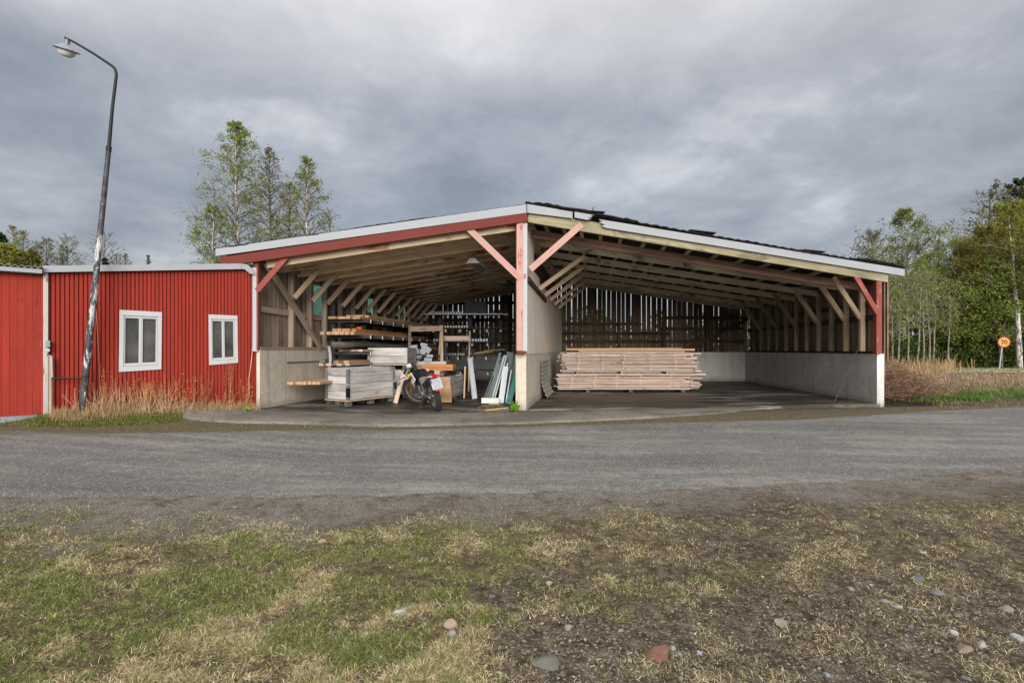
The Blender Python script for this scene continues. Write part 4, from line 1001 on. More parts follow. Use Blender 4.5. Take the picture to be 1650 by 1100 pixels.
# back rack ------------------------------------------------------------------------
back = thing('cantilever_rack', (-1.4, 15.6, 0), 'dark steel rack across the back of the left bay holding metal profiles', 'rack')
bl = [2.06, 1.66, 1.27, .88, .45]; BY = 15.0
for x in (-2.15, -1.25, -.35): stick('upright', (x, BY+.75, 0), (x, BY+.75, 2.25), .10, .14, M['dark_metal'], back, (1,0,0))
for z in bl:
    for x in (-2.2, -1.85, -1.5, -1.1, -.72, -.35):
        x += RS.uniform(-.04, .04); stick('arm', (x, BY+.7, z-.05), (x, BY, z-.05), .05, .07, M['dark_metal'], back); stick('arm_cap', (x, BY-.002, z-.06), (x, BY-.016, z-.06), .055, .08, M['white_end'], back)
bn = ['top', 'second', 'middle', 'fourth', 'lowest']
for li, z in enumerate(bl):
    for j in range(4):
        y = BY+.06+j*.16; stick('long_profile', (-2.35+RS.uniform(-.15, .1), y, z+.02), (-.3+RS.uniform(-.1, .25), y, z+.02), .12, .03, M['dark_plank' if li in (1, 3) else 'alu' if li == 0 else 'dark_plank'], None, label=f'dark long profile lying across the {bn[li]} level of the back rack', cat='metal profile', group=f'long profiles on the {bn[li]} level of the back rack')
    n_ = (13, 11, 20, 9, 0)[li]
    for k in range(n_):
        x = (-2.35, -2.05, -2.2, -2.0, 0)[li]+k*.078; d = RS.uniform(0, .05); hh = .05 if li != 2 else .07
        stick('short_profile', (x, BY-.05+d, z+.035+hh/2), (x+.01, BY+.6, z+.035+hh/2), .05, hh, M['alu'], None, label=f'short grey profile, end to the front, on the {bn[li]} level of the back rack', cat='metal profile', group=f'short profiles on the {bn[li]} level of the back rack')
def crate(loc, dim, label, mat):
    t = thing('plastic_crate', loc, label, 'crate'); x, y, z = loc; w, d, h = dim; mb = MB()
    for (cx, cy, sx, sy) in ((0, -d/2, w, .02), (0, d/2, w, .02), (-w/2, 0, .02, d-.022), (w/2, 0, .02, d-.022)): mb.box((x+cx, y+cy, z+h/2), (sx, sy, h))
    mb.box((x, y, z+.012), (w-.022, d-.022, .02))
    for k in range(9): mb.box((x-w/2+w*(k+.5)/9, y-d/2-.014, z+h*.5), (.012, .008, h*.85))
    mb.build('body', mat, t); mb = MB(); mb.box((x, y-d/2-.016, z+h-.02), (w+.03, .012, .04)); mb.build('rim', mat, t)
crate((-1.05, 15.35, bl[0]+.04), (.60, .42, .36), 'black ribbed plastic crate on the top level of the back rack', M['black'])
crate((-1.25, 15.3, bl[3]+.045), (.34, .35, .16), 'small dark crate on the fourth level of the back rack', M['black'])
for i in range(6):
    x = -1.0+i*.11; a = RS.uniform(-.5, .5); stick('offcut', (x-.22, BY+.1+RS.uniform(0, .3), bl[3]+.07+.02*i), (x+.25, BY+.2+a*.3, bl[3]+.09+.02*i), .07, .035, M['fresh' if i % 2 else 'brace_wood'], None, label='short wood offcut heaped on the fourth level of the back rack', cat='offcut', group='offcuts on the back rack')
stick('steel_rod', up(795, 545, 14.6), V3((-.2, 14.2), .01), .025, .025, M['dark_metal'], None, (1,0,0), label='thin dark rod leaning before the slatted back wall', cat='rod')
# leaning steel channel and the frames by the pillar
def lean(name, b, t, w, dep, mat, label, cat, kind='panel', frame=.03, n=(0,1,0), group=None):
    """board or open frame leaning sideways: bottom centre b, top centre t, w across the lean, dep along the view"""
    b = Vector(b); t = Vector(t); d = t-b; L = d.length; z = d/L; y = Vector((0,1,0)); x = y.cross(z).normalized(); y = z.cross(x)
    T = thing(name, b, label, cat, group)
    def bx(mb, x0, x1, y0, y1, z0, z1): mb.hexa([b+x*i+y*j+z*z0 for i, j in ((x0,y0), (x1,y0), (x1,y1), (x0,y1))], [b+x*i+y*j+z*z1 for i, j in ((x0,y0), (x1,y0), (x1,y1), (x0,y1))])
    if kind == 'panel':
        mb = MB(); bx(mb, -w/2, w/2, 0, dep, 0, L); mb.build('board', mat[0], T)
        mb = MB(); bx(mb, -w/2-.004, -w/2+.012, -.006, .0, .01, L-.01); bx(mb, w/2-.012, w/2+.004, -.006, 0, .01, L-.01); mb.build('edge_strip', mat[1], T)
    elif kind == 'channel':
        mb = MB(); bx(mb, -w/2, -w/2+.012, 0, dep, 0, L); bx(mb, w/2-.012, w/2, 0, dep, 0, L); bx(mb, -w/2+.012, w/2-.012, dep-.012, dep, 0, L); mb.build('channel', mat[0], T)
        mb = MB(); bx(mb, -w/2+.013, w/2-.013, .01, dep-.014, 0.0, .02); mb.build('end_plate', mat[1], T)
    else:
        f = frame; mb = MB(); bx(mb, -w/2, w/2, 0, f, 0, L); bx(mb, -w/2, w/2, dep-f, dep, 0, L); bx(mb, -w/2, w/2, f, dep-f, 0, f); bx(mb, -w/2, w/2, f, dep-f, L-f, L); mb.build('frame', mat[0], T)
        if kind == 'glazed': mb = MB(); bx(mb, -.006, .006, f, dep-f, f, L-f); mb.build('pane', mat[1], T)
    return T
G = 'frames and panels leaning beside the middle pillar'
lean('steel_channel', up(765, 642, 11.4), up(757, 575, 11.75), .11, .06, (M['galv'], M['alu']), 'grey steel channel leaning left of the dark frames', 'channel', 'channel')
def grid_frame():
    b, t_ = up(770, 651, 10.5), up(790, 601, 11.0); T = thing('wire_grid', b, 'narrow black wire grid leaning at the left of the dark frames', 'grid'); mb = MB(); d = t_-b
    for k in (0, .05, .10): mb.tube([b+Vector((k, .12*k, 0)), t_+Vector((k*.9, .12*k, 0))], .006, 6)
    mb.build('bars', M['dark_metal'], T); mb = MB()
    for i in range(16): k = i/16; p = b+d*k; mb.tube([p, p+Vector((.10, .012, .004))], .003, 5)
    mb.build('cross_wires', M['dark_metal'], T)
grid_frame()
sp = [(781, 644, 803, 586, 10.9, .075, .62, 'frame', 'slate', 'slate', 'dark frame standing leftmost in the leaning row'),
      (786, 643, 806, 568, 11.0, .05, .75, 'frame', 'slate', 'alu', 'tall thin dark frame behind the leaning row'),
      (789, 643, 813, 574, 10.95, .085, .7, 'glazed', 'slate', 'black', 'dark glazed frame in the middle of the leaning row'),
      (795, 642, 815, 572, 10.9, .055, .6, 'panel', 'stone', 'alu', 'yellowish-grey speckled board in the leaning row'),
      (804, 644, 818, 585, 10.75, .022, .55, 'frame', 'alu', 'alu', 'thin bright metal frame right of the speckled board'),
      (807, 650, 815, 590, 10.55, .10, .30, 'panel', 'galv', 'alu', 'wide galvanised box panel with dents near the pillar'),
      (815, 648, 824, 596, 10.5, .02, .5, 'frame', 'alu', 'alu', 'thin frame between the galvanised panel and the teal board'),
      (823, 640, 834, 573, 11.0, .10, .6, 'glazed', 'slate', 'black', 'blue-grey frame leaning behind the teal board'),
      (819, 651, 836, 591, 10.36, .10, .5, 'panel', 'teal', 'teal', 'teal painted board leaning against the middle pillar')]
M['stone'] = plain('speckled_stone_board', rgb(140,138,120), .8, vary=.4, scale=40.)
for (bx_, by_, tx_, ty_, Y, w, dep, kind, m1, m2, lab) in sp:
    b = up(bx_, by_, Y); b.z = max(b.z, .005); t_ = up(tx_, ty_, Y+.1)
    lean('leaning_board' if kind == 'panel' else 'leaning_rack', b, t_, w, dep, (M[m1], M[m2]), lab, 'board' if kind == 'panel' else 'frame', kind, .035, group=G)
lean('leaning_board', up(813, 600, 11.2)+Vector((0,0,-.45)), up(822, 567, 11.3), .13, .02, (M['slate'], M['slate']), 'dark slate-coloured board sticking up behind the leaning frames', 'board', 'panel', group=G)
stick('white_beam', up(776, 645, 10.35), up(804, 645, 10.35), .10, .105, M['white_end'], None, label='short pale box beam lying at the foot of the leaning frames', cat='beam')
stick('floor_batten', up(788, 651.5, 10.3), up(806, 651.5, 10.3), .05, .03, M['brace_wood'], None, label='short batten on the floor under the pale box beam', cat='batten')
stick('scrap_plank', V3(hit(783, 664.5), .02), V3(hit(818, 661), .025), .05, .02, M['brace_wood'], None, label='thin scrap plank lying on the threshold near the middle pillar', cat='plank')
# corrugated sheet against the middle wall
cs = MB(); n_ = 60; vs = []; f = []
for i in range(n_+1):
    k = i/n_; z = .02+.80*k; flare = .34*max(0, .45-k)**1.35+.015; rib = .014*math.sin(k*2*math.pi*8.5)
    for t in (2.15, 3.75):
        p = Mw(t)+[.012+flare*1.1+rib*.8, 0]; vs += [(p[0], p[1], z+rib*.3), (p[0]+.004, p[1], z+rib*.3+.003)]
for i in range(n_):
    b = i*4; f += [(b, b+2, b+6, b+4), (b+1, b+5, b+7, b+3), (b, b+4, b+5, b+1), (b+2, b+3, b+7, b+6)]
cs.add(vs, f); tag(cs.build('corrugated_sheet', plain('dull_corrugated_steel', rgb(168,168,160), .55, .3, vary=.3)), 'bowed corrugated metal sheet leaning against the middle wall beside the lumber stack', 'sheet')
# lumber stack ------------------------------------------------------------------------
SY = 13.25; k_ = SY/FP
def lumber(px0, px1, z, th, row, wid, mat, lab, grp):
    stick('lumber_board', ((px0-825)*k_, SY+row*.16+RS.uniform(-.012, .012)*(row == 0), z), ((px1-825)*k_, SY+row*.16+RS.uniform(-.012, .012)*(row == 0), z+RS.uniform(-.012, .012)), wid, th, M[mat], None, label=lab, cat='board', group=grp, bow=RS.uniform(-.006, .006))
for i in range(3):
    x = (947, 1016, 1100)[i]; stick('bearer', ((x-825)*k_, SY-.06, .035), ((x-825)*k_, SY+.5, .035), .10, .062, M['dark_plank'], None, label=f'dark bearer under the lumber stack, {("left", "middle", "right")[i]} one', cat='timber', group='bearers under the lumber stack')
z = .07
for l in range(8):
    a = 896+RS.uniform(0, 5); b = 1106+RS.uniform(-4, 14)
    for r in range(3):
        lumber(a+r*RS.uniform(-2, 5), (b if r == 0 else RS.uniform(1112, 1140)), z+.017, .034, r, .14, 'fresh2', 'pale sawn board in the lower pack of the lumber stack', 'boards in the lower pack of the lumber stack')
    if l < 7:
        for x in (921, 958, 993, 1031, 1078):
            x += RS.uniform(-1.5, 1.5); stick('sticker', ((x-825)*k_, SY-.075, z+.041), ((x-825)*k_, SY+.44, z+.041), .025, .0135, M['brace_wood'], None, label='small spacer strip between boards of the lower pack', cat='spacer', group='spacers in the lower pack')
    z += .0495
for x in (930, 1001, 1074): stick('bearer', ((x-825)*k_, SY-.07, z+.022), ((x-825)*k_, SY+.45, z+.022), .035, .055, M['fresh2'], None, label=f'bearer between the two packs of lumber, {({930: "left", 1001: "middle", 1074: "right"})[x]} one', cat='timber', group='bearers between the lumber packs')
z += .052
for l in range(10):
    a = 897+RS.uniform(0, 18); b = 1106+RS.uniform(-3, 18)
    for r in range(3):
        lumber(a+r*RS.uniform(-6, 4), (b if r == 0 else RS.uniform(1106, 1138)), z+.0165, .033, r, .14, 'fresh2', 'pale sawn board in the upper pack of the lumber stack', 'boards in the upper pack of the lumber stack')
    if l < 9:
        for x in (932, 970, 1005, 1048, 1087):
            x += RS.uniform(-1.5, 1.5); stick('sticker', ((x-825)*k_, SY-.075, z+.0405), ((x-825)*k_, SY+.44, z+.0405), .025, .0145, M['brace_wood'], None, label='small spacer strip between boards of the upper pack', cat='spacer', group='spacers in the upper pack')
    z += .0495
for i, (a, b, th) in enumerate(((932, 1102, .028), (912, 1118, .05))):
    for r in range(3): lumber(a+r*4, b-r*7, z+th/2+.002, th, r, .14, 'fresh', 'warm orange-toned board on top of the lumber stack', 'boards on top of the lumber stack')
    z += th+.006
# stick at the right wall
stick('leaning_stick', V3((6.63, 10.83), .02), V3((7.20, 11.0), 1.06), .015, .015, M['dark_plank'], None, (0,1,0), label='thin grey stick leaning against the right concrete wall', cat='stick')
# hanging lamps
for i, (a, b, w, hh) in enumerate(((up(761.5, 420, 10.5), up(785, 438, 11.9), .27, .10), (up(811, 454, 14.8), up(825, 461, 16.0), .25, .09))):
    b.z = a.z; d = (b-a).normalized(); x = Vector((0,0,1)).cross(d).normalized()*-1
    t = thing('hanging_lamp', a, ['unlit fluorescent lamp hanging nearest the front in the left bay', 'smaller-looking fluorescent lamp hanging deeper in the left bay'][i], 'lamp')
    mb = MB(); Z = Vector((0,0,1)); poly = [a-x*w/2-Z*hh/2, a-x*w*.2+Z*hh/2, a+x*w*.2+Z*hh/2, a+x*w/2-Z*hh/2, a+x*(w/2-.02)-Z*hh/2, a+x*w*.17+Z*hh*.4, a-x*w*.17+Z*hh*.4, a-x*(w/2-.02)-Z*hh/2]
    mb.prism(poly, b-a); mb.build('reflector', M['white_end'], t)
    mb = MB(); e = [a-x*w/2-Z*hh/2, a-x*w*.2+Z*hh/2, a+x*w*.2+Z*hh/2, a+x*w/2-Z*hh/2]; mb.prism(e, -d*.006); mb.prism([p+(b-a) for p in e], d*.006); mb.build('end_plate', M['white_end'], t)
    mb = MB()
    for s in (-.05, .05): mb.tube([a+x*s-Z*hh*.2+d*.05, b+x*s-Z*hh*.2-d*.05], .013, 8)
    mb.build('tube', plain('unlit_tube', rgb(206,206,200), .4), t, smooth=True)
    mb = MB(); top = up(744, 393, 10.3) if i == 0 else a+Vector((-.1, .1, .45)); mb.tube([a+Z*hh*.5+d*.05, top], .004, 5); tp2 = b+Vector((0, 0, .5)); mb.tube([b+Z*hh*.5-d*.05, tp2], .004, 5); mb.build('cable', plain('lamp_cable', rgb(190,176,150), .7), t)
# ------------------------------------------------------------------ the small off-road motorcycle
BR = np.array([-1.30, 9.17]); HEAD = math.radians(114.5); LEAN = math.radians(13)
bike = thing('motorcycle', V3(BR, 0), 'small mud-spattered off-road motorcycle with white plate, parked before the pallet boxes', 'motorcycle')
RB = Matrix.Rotation(HEAD, 4, 'Z') @ Matrix.Rotation(-LEAN, 4, 'X'); TB = Matrix.Translation(V3(BR, .004)) @ RB
SH = Vector((.84, 0, .70)); SA = Vector((-.44, 0, .90)).normalized(); ST_ = Matrix.Translation(SH) @ Matrix.Rotation(math.radians(38), 4, SA) @ Matrix.Translation(-SH)
def bb(mb, name, mat, steer=False, parent=None, smooth=True, label=None):
    X = TB @ ST_ if steer else TB
    mb.v = [tuple(X @ Vector(p)) for p in mb.v]; return mb.build(name, mat, parent or bike, smooth=smooth, label=label)
m_tyre = plain('dusty_tyre_rubber', rgb(52,50,48), .9, vary=.35, scale=30); m_rim = plain('muddy_rim', rgb(158,142,126), .6, .2, vary=.35)
m_steel = plain('worn_steel', rgb(138,138,140), .4, .7); m_white = plain('white_bodywork', rgb(222,222,224), .35, vary=.12); m_red = plain('red_bodywork', rgb(196,34,44), .35, vary=.12)
m_fork = plain('gold_fork', rgb(150,120,70), .4, .5); m_plate = plain('white_plate', rgb(166,170,176), .45, vary=.15); m_ink = plain('faded_plate_ink', rgb(122,136,168), .5, vary=.4); m_yel = plain('yellow_tag', rgb(226,232,40), .5, vary=.05)
RF, RR, WB = .285, .27, 1.12
def wheel(cx, R, tw, steer, disc):
    w = bpy.data.objects.new('wheel', None); COL.objects.link(w); w.parent = bike; w.empty_display_size = .1
    c = (TB @ ST_ if steer else TB) @ Vector((cx, 0, R)); w.location = c-wpos(bike)
    o = (cx, 0, R); h = tw/2
    mb = MB(); mb.lathe([(R-.075, -h*.7), (R-.03, -h), (R-.012, -h*.85), (R-.006, -h*.3), (R-.006, h*.3), (R-.012, h*.85), (R-.03, h), (R-.075, h*.7)], o, 'Y', 44)
    for k in range(36):                                   # knobs
        for j, yy in enumerate((-h*.72, -h*.22, h*.22, h*.72)):
            t = 2*math.pi*(k+(.5 if j in (1, 2) else 0))/36; r = R-.002-(.010 if j in (0, 3) else 0)
            e = Vector((math.cos(t), 0, math.sin(t))); g = Vector((-math.sin(t), 0, math.cos(t))); p = Vector(o)+e*r+Vector((0, yy, 0))
            mb.hexa([p-e*.012+g*a+Vector((0, b, 0)) for a, b in ((-.013,-h*.2), (.013,-h*.2), (.013,h*.2), (-.013,h*.2))], [p+e*.012+g*a*.8+Vector((0, b*.8, 0)) for a, b in ((-.013,-h*.2), (.013,-h*.2), (.013,h*.2), (-.013,h*.2))])
    bb(mb, 'tyre', m_tyre, steer, w, smooth=True)
    mb = MB(); mb.lathe([(R-.085, -h*.55), (R-.066, -h*.6), (R-.066, h*.6), (R-.085, h*.55)], o, 'Y', 36); bb(mb, 'rim', m_rim, steer, w)
    mb = MB()
    for k in range(28):
        t = 2*math.pi*k/28; t2 = t+(.35 if k % 2 else -.35); y = .03 if k % 4 < 2 else -.03
        mb.tube([(cx+.035*math.cos(t2), y, R+.035*math.sin(t2)), (cx+(R-.078)*math.cos(t), 0, R+(R-.078)*math.sin(t))], .0022, 4)
    bb(mb, 'spokes', m_steel, steer, w)
    mb = MB(); mb.lathe([(.0, -.05), (.03, -.05), (.04, -.02), (.04, .02), (.03, .05), (.0, .05)], o, 'Y', 16, close=False); bb(mb, 'hub', m_steel, steer, w)
    mb = MB(); yd = .052; mb.lathe([(disc-.035, yd), (disc, yd), (disc, yd+.004), (disc-.035, yd+.004)], o, 'Y', 28)
    for k in range(5): t = 2*math.pi*k/5; mb.bar((cx+.03*math.cos(t), yd+.002, R+.03*math.sin(t)), (cx+(disc-.02)*math.cos(t), yd+.002, R+(disc-.02)*math.sin(t)), .018, .003, (0,1,0))
    bb(mb, 'brake_disc', m_steel, steer, w)
wheel(WB, RF, .075, True, .12); wheel(0, RR, .105, False, .10)
up_ = lambda k, y: Vector((WB+.03, y, RF))+SA*k          # point along the fork leg
for y in (-.085, .085):
    mb = MB(); mb.tube([up_(-.02, y), up_(.26, y)], [.026, .028], 10); mb.tube([up_(.26, y), up_(.52, y)], .019, 10); bb(mb, 'fork_leg', m_fork, True)
mb = MB()
for k in (.33, .47): mb.bar(up_(k, -.11), up_(k, .11), .07, .03, SA)
bb(mb, 'fork_clamp', M['dark_metal'], True, smooth=False)
mb = MB(); hb = up_(.53, 0)+Vector((-.03, 0, 0))
mb.tube([hb+Vector(p) for p in ((-.10, .37, .06), (-.06, .22, .075), (-.01, .10, .03), (0, .0, .02), (-.01, -.10, .03), (-.06, -.22, .075), (-.10, -.37, .06))], .011, 8); bb(mb, 'handlebar', m_steel, True)
for s in (1, -1):
    mb = MB(); mb.tube([hb+Vector((-.10, .37*s, .06)), hb+Vector((-.067, .25*s, .072))], .017, 8); bb(mb, 'grip', M['black'], True)
    mb = MB(); mb.tube([hb+Vector((-.05, .26*s, .065)), hb+Vector((-.06, .36*s, .05))], .006, 6); mb.box(tuple(hb+Vector((-.045, .24*s, .065))), (.03, .04, .03)); bb(mb, 'lever', m_steel, True)
mb = MB(); p = hb+Vector((-.06, -.20, .075)); mb.tube([p, p+Vector((-.02, -.06, .10)), p+Vector((0, -.14, .17))], .006, 6); mb.lathe([(0, .0), (.05, .0), (.05, .015), (0, .02)], tuple(p+Vector((0, -.15, .18))), 'X', 14, close=False); bb(mb, 'mirror', M['black'], True)
mb = MB(); p = hb+Vector((.01, .06, .075)); mb.lathe([(0, -.035), (.038, -.03), (.042, 0), (.036, .03), (0, .036)], tuple(p), 'X', 14, close=False); bb(mb, 'instrument', m_white, True)
for pts in ([(0, .1, .03), (.10, .16, .06), (.12, .1, -.10), (.02, .04, -.25)], [(-.02, .2, .07), (.09, .22, .12), (.14, .12, -.02), (.05, .05, -.2)]):
    mb = MB(); mb.tube([hb+Vector(q_) for q_ in pts], .006, 6); bb(mb, 'cable', M['black'], True)
mb = MB(); p = up_(.42, 0)+Vector((.07, 0, 0)); mb.prism([p+Vector(q_) for q_ in ((.02, -.08, .10), (.02, .08, .10), (.05, .09, .0), (.04, .05, -.10), (.04, -.05, -.10), (.05, -.09, 0))], (.03, 0, .0)); bb(mb, 'number_board', m_white, True, smooth=False)
mb = MB(); p = up_(.44, .12)+Vector((-.04, .01, 0)); mb.box(tuple(p), (.09, .02, .055)); bb(mb, 'key_tag', m_yel, True, smooth=False, label='bright yellow tag at the handlebar')
# mudguards: swept arcs
def guard(o, pts, wds, th, mat, name, steer, label=None):
    mb = MB(); vs = []; f = []
    for (x, z), w in zip(pts, wds):
        for y, dz in ((-w/2, -.018), (-w*.25, 0), (w*.25, 0), (w/2, -.018)): vs += [Vector(o)+Vector((x, y, z+dz)), Vector(o)+Vector((x, y, z+dz-th))]
    for i in range(len(pts)-1):
        for j in range(3):
            a = i*8+j*2; f += [(a, a+2, a+10, a+8), (a+1, a+9, a+11, a+3)]
        a = i*8; f += [(a, a+8, a+9, a+1), (a+6, a+7, a+15, a+14)]
    n_ = (len(pts)-1)*8; f += [(0, 1, 3, 2), (2, 3, 5, 4), (4, 5, 7, 6)]+[(n_+a, n_+b, n_+c, n_+d) for a, b, c, d in ((0, 2, 3, 1), (2, 4, 5, 3), (4, 6, 7, 5))]
    mb.add(vs, f); bb(mb, name, mat, steer, label=label)
guard((WB, 0, RF), [(.34, .20), (.26, .285), (.12, .325), (-.02, .33), (-.14, .30)], [.05, .10, .13, .13, .10], .006, m_white, 'front_mudguard', True)
guard((WB, 0, RF), [(.20, .322), (.10, .338), (.0, .342), (-.10, .325)], [.05, .07, .075, .05], .005, m_red, 'mudguard_stripe', True)
# frame
mb = MB(); mb.tube([SH, (.62, 0, .50), (.55, 0, .28), (.30, 0, .24)], .02, 8)
for y in (-.07, .07): mb.tube([SH+Vector((-.02, y*.3, .02)), (.60, y, .58), (.34, y*1.1, .50), (.30, y*1.1, .28)], .017, 8); mb.tube([(.36, y, .52), (.05, y, .60), (-.14, y*.8, .62)], .012, 8); mb.tube([(.32, y, .36), (.02, y, .58)], .011, 8)
bb(mb, 'frame', plain('grey_frame', rgb(96,98,102), .45, .4))
for y in (-.075, .075):
    mb = MB(); mb.tube([(.32, y, .29), (.15, y*1.05, .275), (-.02, y*1.05, RR)], [.026, .026, .02], 8); bb(mb, 'swingarm', m_steel)
mb = MB(); mb.tube([(-.05, .095, RR), (.05, .095, RR)], .022, 10); mb.lathe([(.0, .075), (.075, .075), (.075, .083), (0, .083)], (0, 0, RR), 'Y', 22, close=False); bb(mb, 'sprocket', m_steel)
mb = MB()
for dz in (.07, -.07): mb.tube([(0, .082, RR+dz), (.33, .08, .30+dz*.45)], .006, 5)
bb(mb, 'chain', M['dark_metal'])
mb = MB(); mb.hexa([(.30, -.09, .22), (.56, -.09, .22), (.56, .09, .22), (.30, .09, .22)], [(.28, -.08, .40), (.52, -.08, .42), (.52, .08, .42), (.28, .08, .40)]); mb.hexa([(.42, -.06, .40), (.56, -.06, .40), (.56, .06, .40), (.42, .06, .40)], [(.50, -.055, .55), (.62, -.055, .54), (.62, .055, .54), (.50, .055, .55)])
for k in range(5): mb.hexa([(.415+k*.018, -.07, .425+k*.024), (.575+k*.012, -.07, .42+k*.024), (.575+k*.012, .07, .42+k*.024), (.415+k*.018, .07, .425+k*.024)], [(.415+k*.018, -.07, .433+k*.024), (.575+k*.012, -.07, .428+k*.024), (.575+k*.012, .07, .428+k*.024), (.415+k*.018, .07, .433+k*.024)])
mb.lathe([(0, .09), (.075, .09), (.07, .125), (0, .13)], (.40, 0, .30), 'Y', 18, close=False); bb(mb, 'engine', plain('engine_alloy', rgb(110,108,106), .5, .5), smooth=False)
mb = MB(); mb.tube([(.60, -.05, .45), (.66, -.09, .34), (.55, -.12, .26), (.32, -.12, .34), (.12, -.11, .50), (-.12, -.11, .56)], [.018, .018, .018, .02, .035, .038], 10); bb(mb, 'exhaust', m_steel)
def blob(pts, mat, name, label=None):
    """stretched body section: list of (x, halfwidth, z0, z1)"""
    mb = MB(); vs = []; f = []; n_ = 10
    for (x, w, z0, z1) in pts:
        for k in range(n_):
            t = 2*math.pi*k/n_; c, s = math.cos(t), math.sin(t); e = lambda q_: math.copysign(abs(q_)**.6, q_); vs.append((x, w*e(c), (z0+z1)/2+(z1-z0)/2*e(s)))
    for i in range(len(pts)-1):
        for k in range(n_): k2 = (k+1) % n_; f.append((i*n_+k, i*n_+k2, (i+1)*n_+k2, (i+1)*n_+k))
    f += [tuple(range(n_-1, -1, -1)), tuple((len(pts)-1)*n_+k for k in range(n_))]
    mb.add(vs, f); return bb(mb, name, mat, label=label)
blob([(.76, .05, .60, .68), (.70, .10, .54, .72), (.58, .12, .52, .73), (.46, .09, .55, .70), (.40, .06, .58, .66)], M['black'], 'fuel_tank')
blob([(.50, .05, .66, .71), (.40, .07, .62, .70), (.22, .085, .61, .685), (.02, .08, .615, .695), (-.12, .06, .63, .69)], plain('black_seat', rgb(42,42,46), .7), 'seat')
for y in (-1, 1):
    mb = MB(); mb.prism([(.80, .12*y, .66), (.62, .155*y, .70), (.50, .13*y, .56), (.66, .155*y, .46), (.74, .15*y, .52)], (0, .012*y, 0)); bb(mb, 'radiator_shroud', m_white, smooth=False)
    mb = MB(); mb.prism([(.76, .137*y, .645), (.64, .168*y, .67), (.56, .152*y, .60), (.68, .168*y, .57)], (0, .006*y, 0)); bb(mb, 'shroud_stripe', m_red, smooth=False)
    mb = MB(); mb.prism([(.34, .09*y, .60), (.10, .095*y, .63), (-.10, .07*y, .64), (.02, .095*y, .55), (.24, .10*y, .48)], (0, .012*y, 0)); bb(mb, 'side_panel', plain('pale_side_panel', rgb(176,178,182), .4), smooth=False)
guard((0, 0, RR), [(.05, .36), (-.10, .375), (-.22, .385), (-.32, .375)], [.12, .15, .14, .10], .006, m_white, 'rear_mudguard', False)
guard((0, 0, RR), [(-.06, .388), (-.16, .398), (-.25, .40)], [.10, .11, .10], .004, m_red, 'mudguard_stripe', False)
mb = MB(); mb.box((-.315, 0, .635), (.05, .085, .05)); bb(mb, 'tail_light', plain('red_lens', rgb(190,20,26), .2), smooth=False)
mb = MB(); mb.bar((-.27, 0, .64), (-.345, 0, .40), .10, .008, (1,0,0)); bb(mb, 'plate_holder', M['black'], smooth=False)
def on_plate(mb, y0, y1, z0, z1, d):
    f = lambda y, z, e: Vector((-.32-.055*(.60-z)/.19-e, y, z)); mb.hexa([f(y0, z0, d), f(y1, z0, d), f(y1, z0, d-.003), f(y0, z0, d-.003)], [f(y0, z1, d), f(y1, z1, d), f(y1, z1, d-.003), f(y0, z1, d-.003)])
mb = MB(); on_plate(mb, -.09, .09, .42, .595, .004); bb(mb, 'licence_plate', m_plate, smooth=False)
for row, (za, zb) in enumerate(((.515, .572), (.438, .495))):
    for k in range(3):
        mb = MB(); yc = (.036, 0., -.040)[k]
        on_plate(mb, yc-.011, yc-.005, za, zb, .0065); on_plate(mb, yc-.004, yc+.010, zb-.010, zb, .0065)
        if k != 1: on_plate(mb, yc+.005, yc+.011, za, (za+zb)/2, .0066)
        bb(mb, 'plate_character', m_ink, smooth=False)
mb = MB(); on_plate(mb, .066, .088, .53, .593, .0065); bb(mb, 'blue_band', plain('blue_band', rgb(40,80,190), .4), smooth=False)
mb = MB(); on_plate(mb, -.05, .05, .395, .415, .01); bb(mb, 'reflector', plain('red_reflector', rgb(226,60,50), .3), smooth=False)
for y in (-.14, .14):
    mb = MB(); mb.tube([(-.26, y*.4, .63), (-.27, y, .63)], .006, 6); mb.lathe([(0, -.016), (.014, -.014), (.016, .014), (0, .018)], (-.27, y*1.05, .63), 'X', 10, close=False); bb(mb, 'indicator', plain('amber_lens', rgb(176,96,36), .3))
mb = MB(); mb.tube([(.12, .0, .54), (.22, 0, .34)], [.03, .026], 10); bb(mb, 'shock', plain('spring_yellow', rgb(170,140,50), .5))
mb = MB(); mb.tube([(.34, .11, .26), (.30, .22, .08), (.28, .255, -.03)], [.012, .010, .010], 8); mb.box((.28, .265, -.032), (.06, .03, .012)); bb(mb, 'side_stand', M['dark_metal'])
for y in (-.15, .15): mb = MB(); mb.box((.36, y, .26), (.04, .10, .02)); bb(mb, 'footpeg', m_steel, smooth=False)
# ------------------------------------------------------------------ trees and plants
def leaf_mat(name, lo, mid, hi, trans=.35):
    t = NT(name, .65, .2); v = t.attr('var'); oi = t.node('ShaderNodeObjectInfo')
    c = t.ramp(v, [(0., lo), (.5, mid), (1., hi)])
    hs = t.node('ShaderNodeHueSaturation'); t.link(c, hs.inputs['Color']); t.link(t.math('ADD', t.math('MULTIPLY', oi.outputs['Random'], .03), .485), hs.inputs['Hue']); t.link(t.math('ADD', t.math('MULTIPLY', oi.outputs['Random'], .4), .8), hs.inputs['Value'])
    t.link(hs.outputs[0], t.p.inputs['Base Color'])
    tr = t.node('ShaderNodeBsdfTranslucent'); t.link(hs.outputs[0], tr.inputs[0]); mx = t.node('ShaderNodeMixShader'); mx.inputs[0].default_value = trans
    t.link(t.p.outputs[0], mx.inputs[1]); t.link(tr.outputs[0], mx.inputs[2]); t.link(mx.outputs[0], t.n['Material Output'].inputs[0]); return t.m
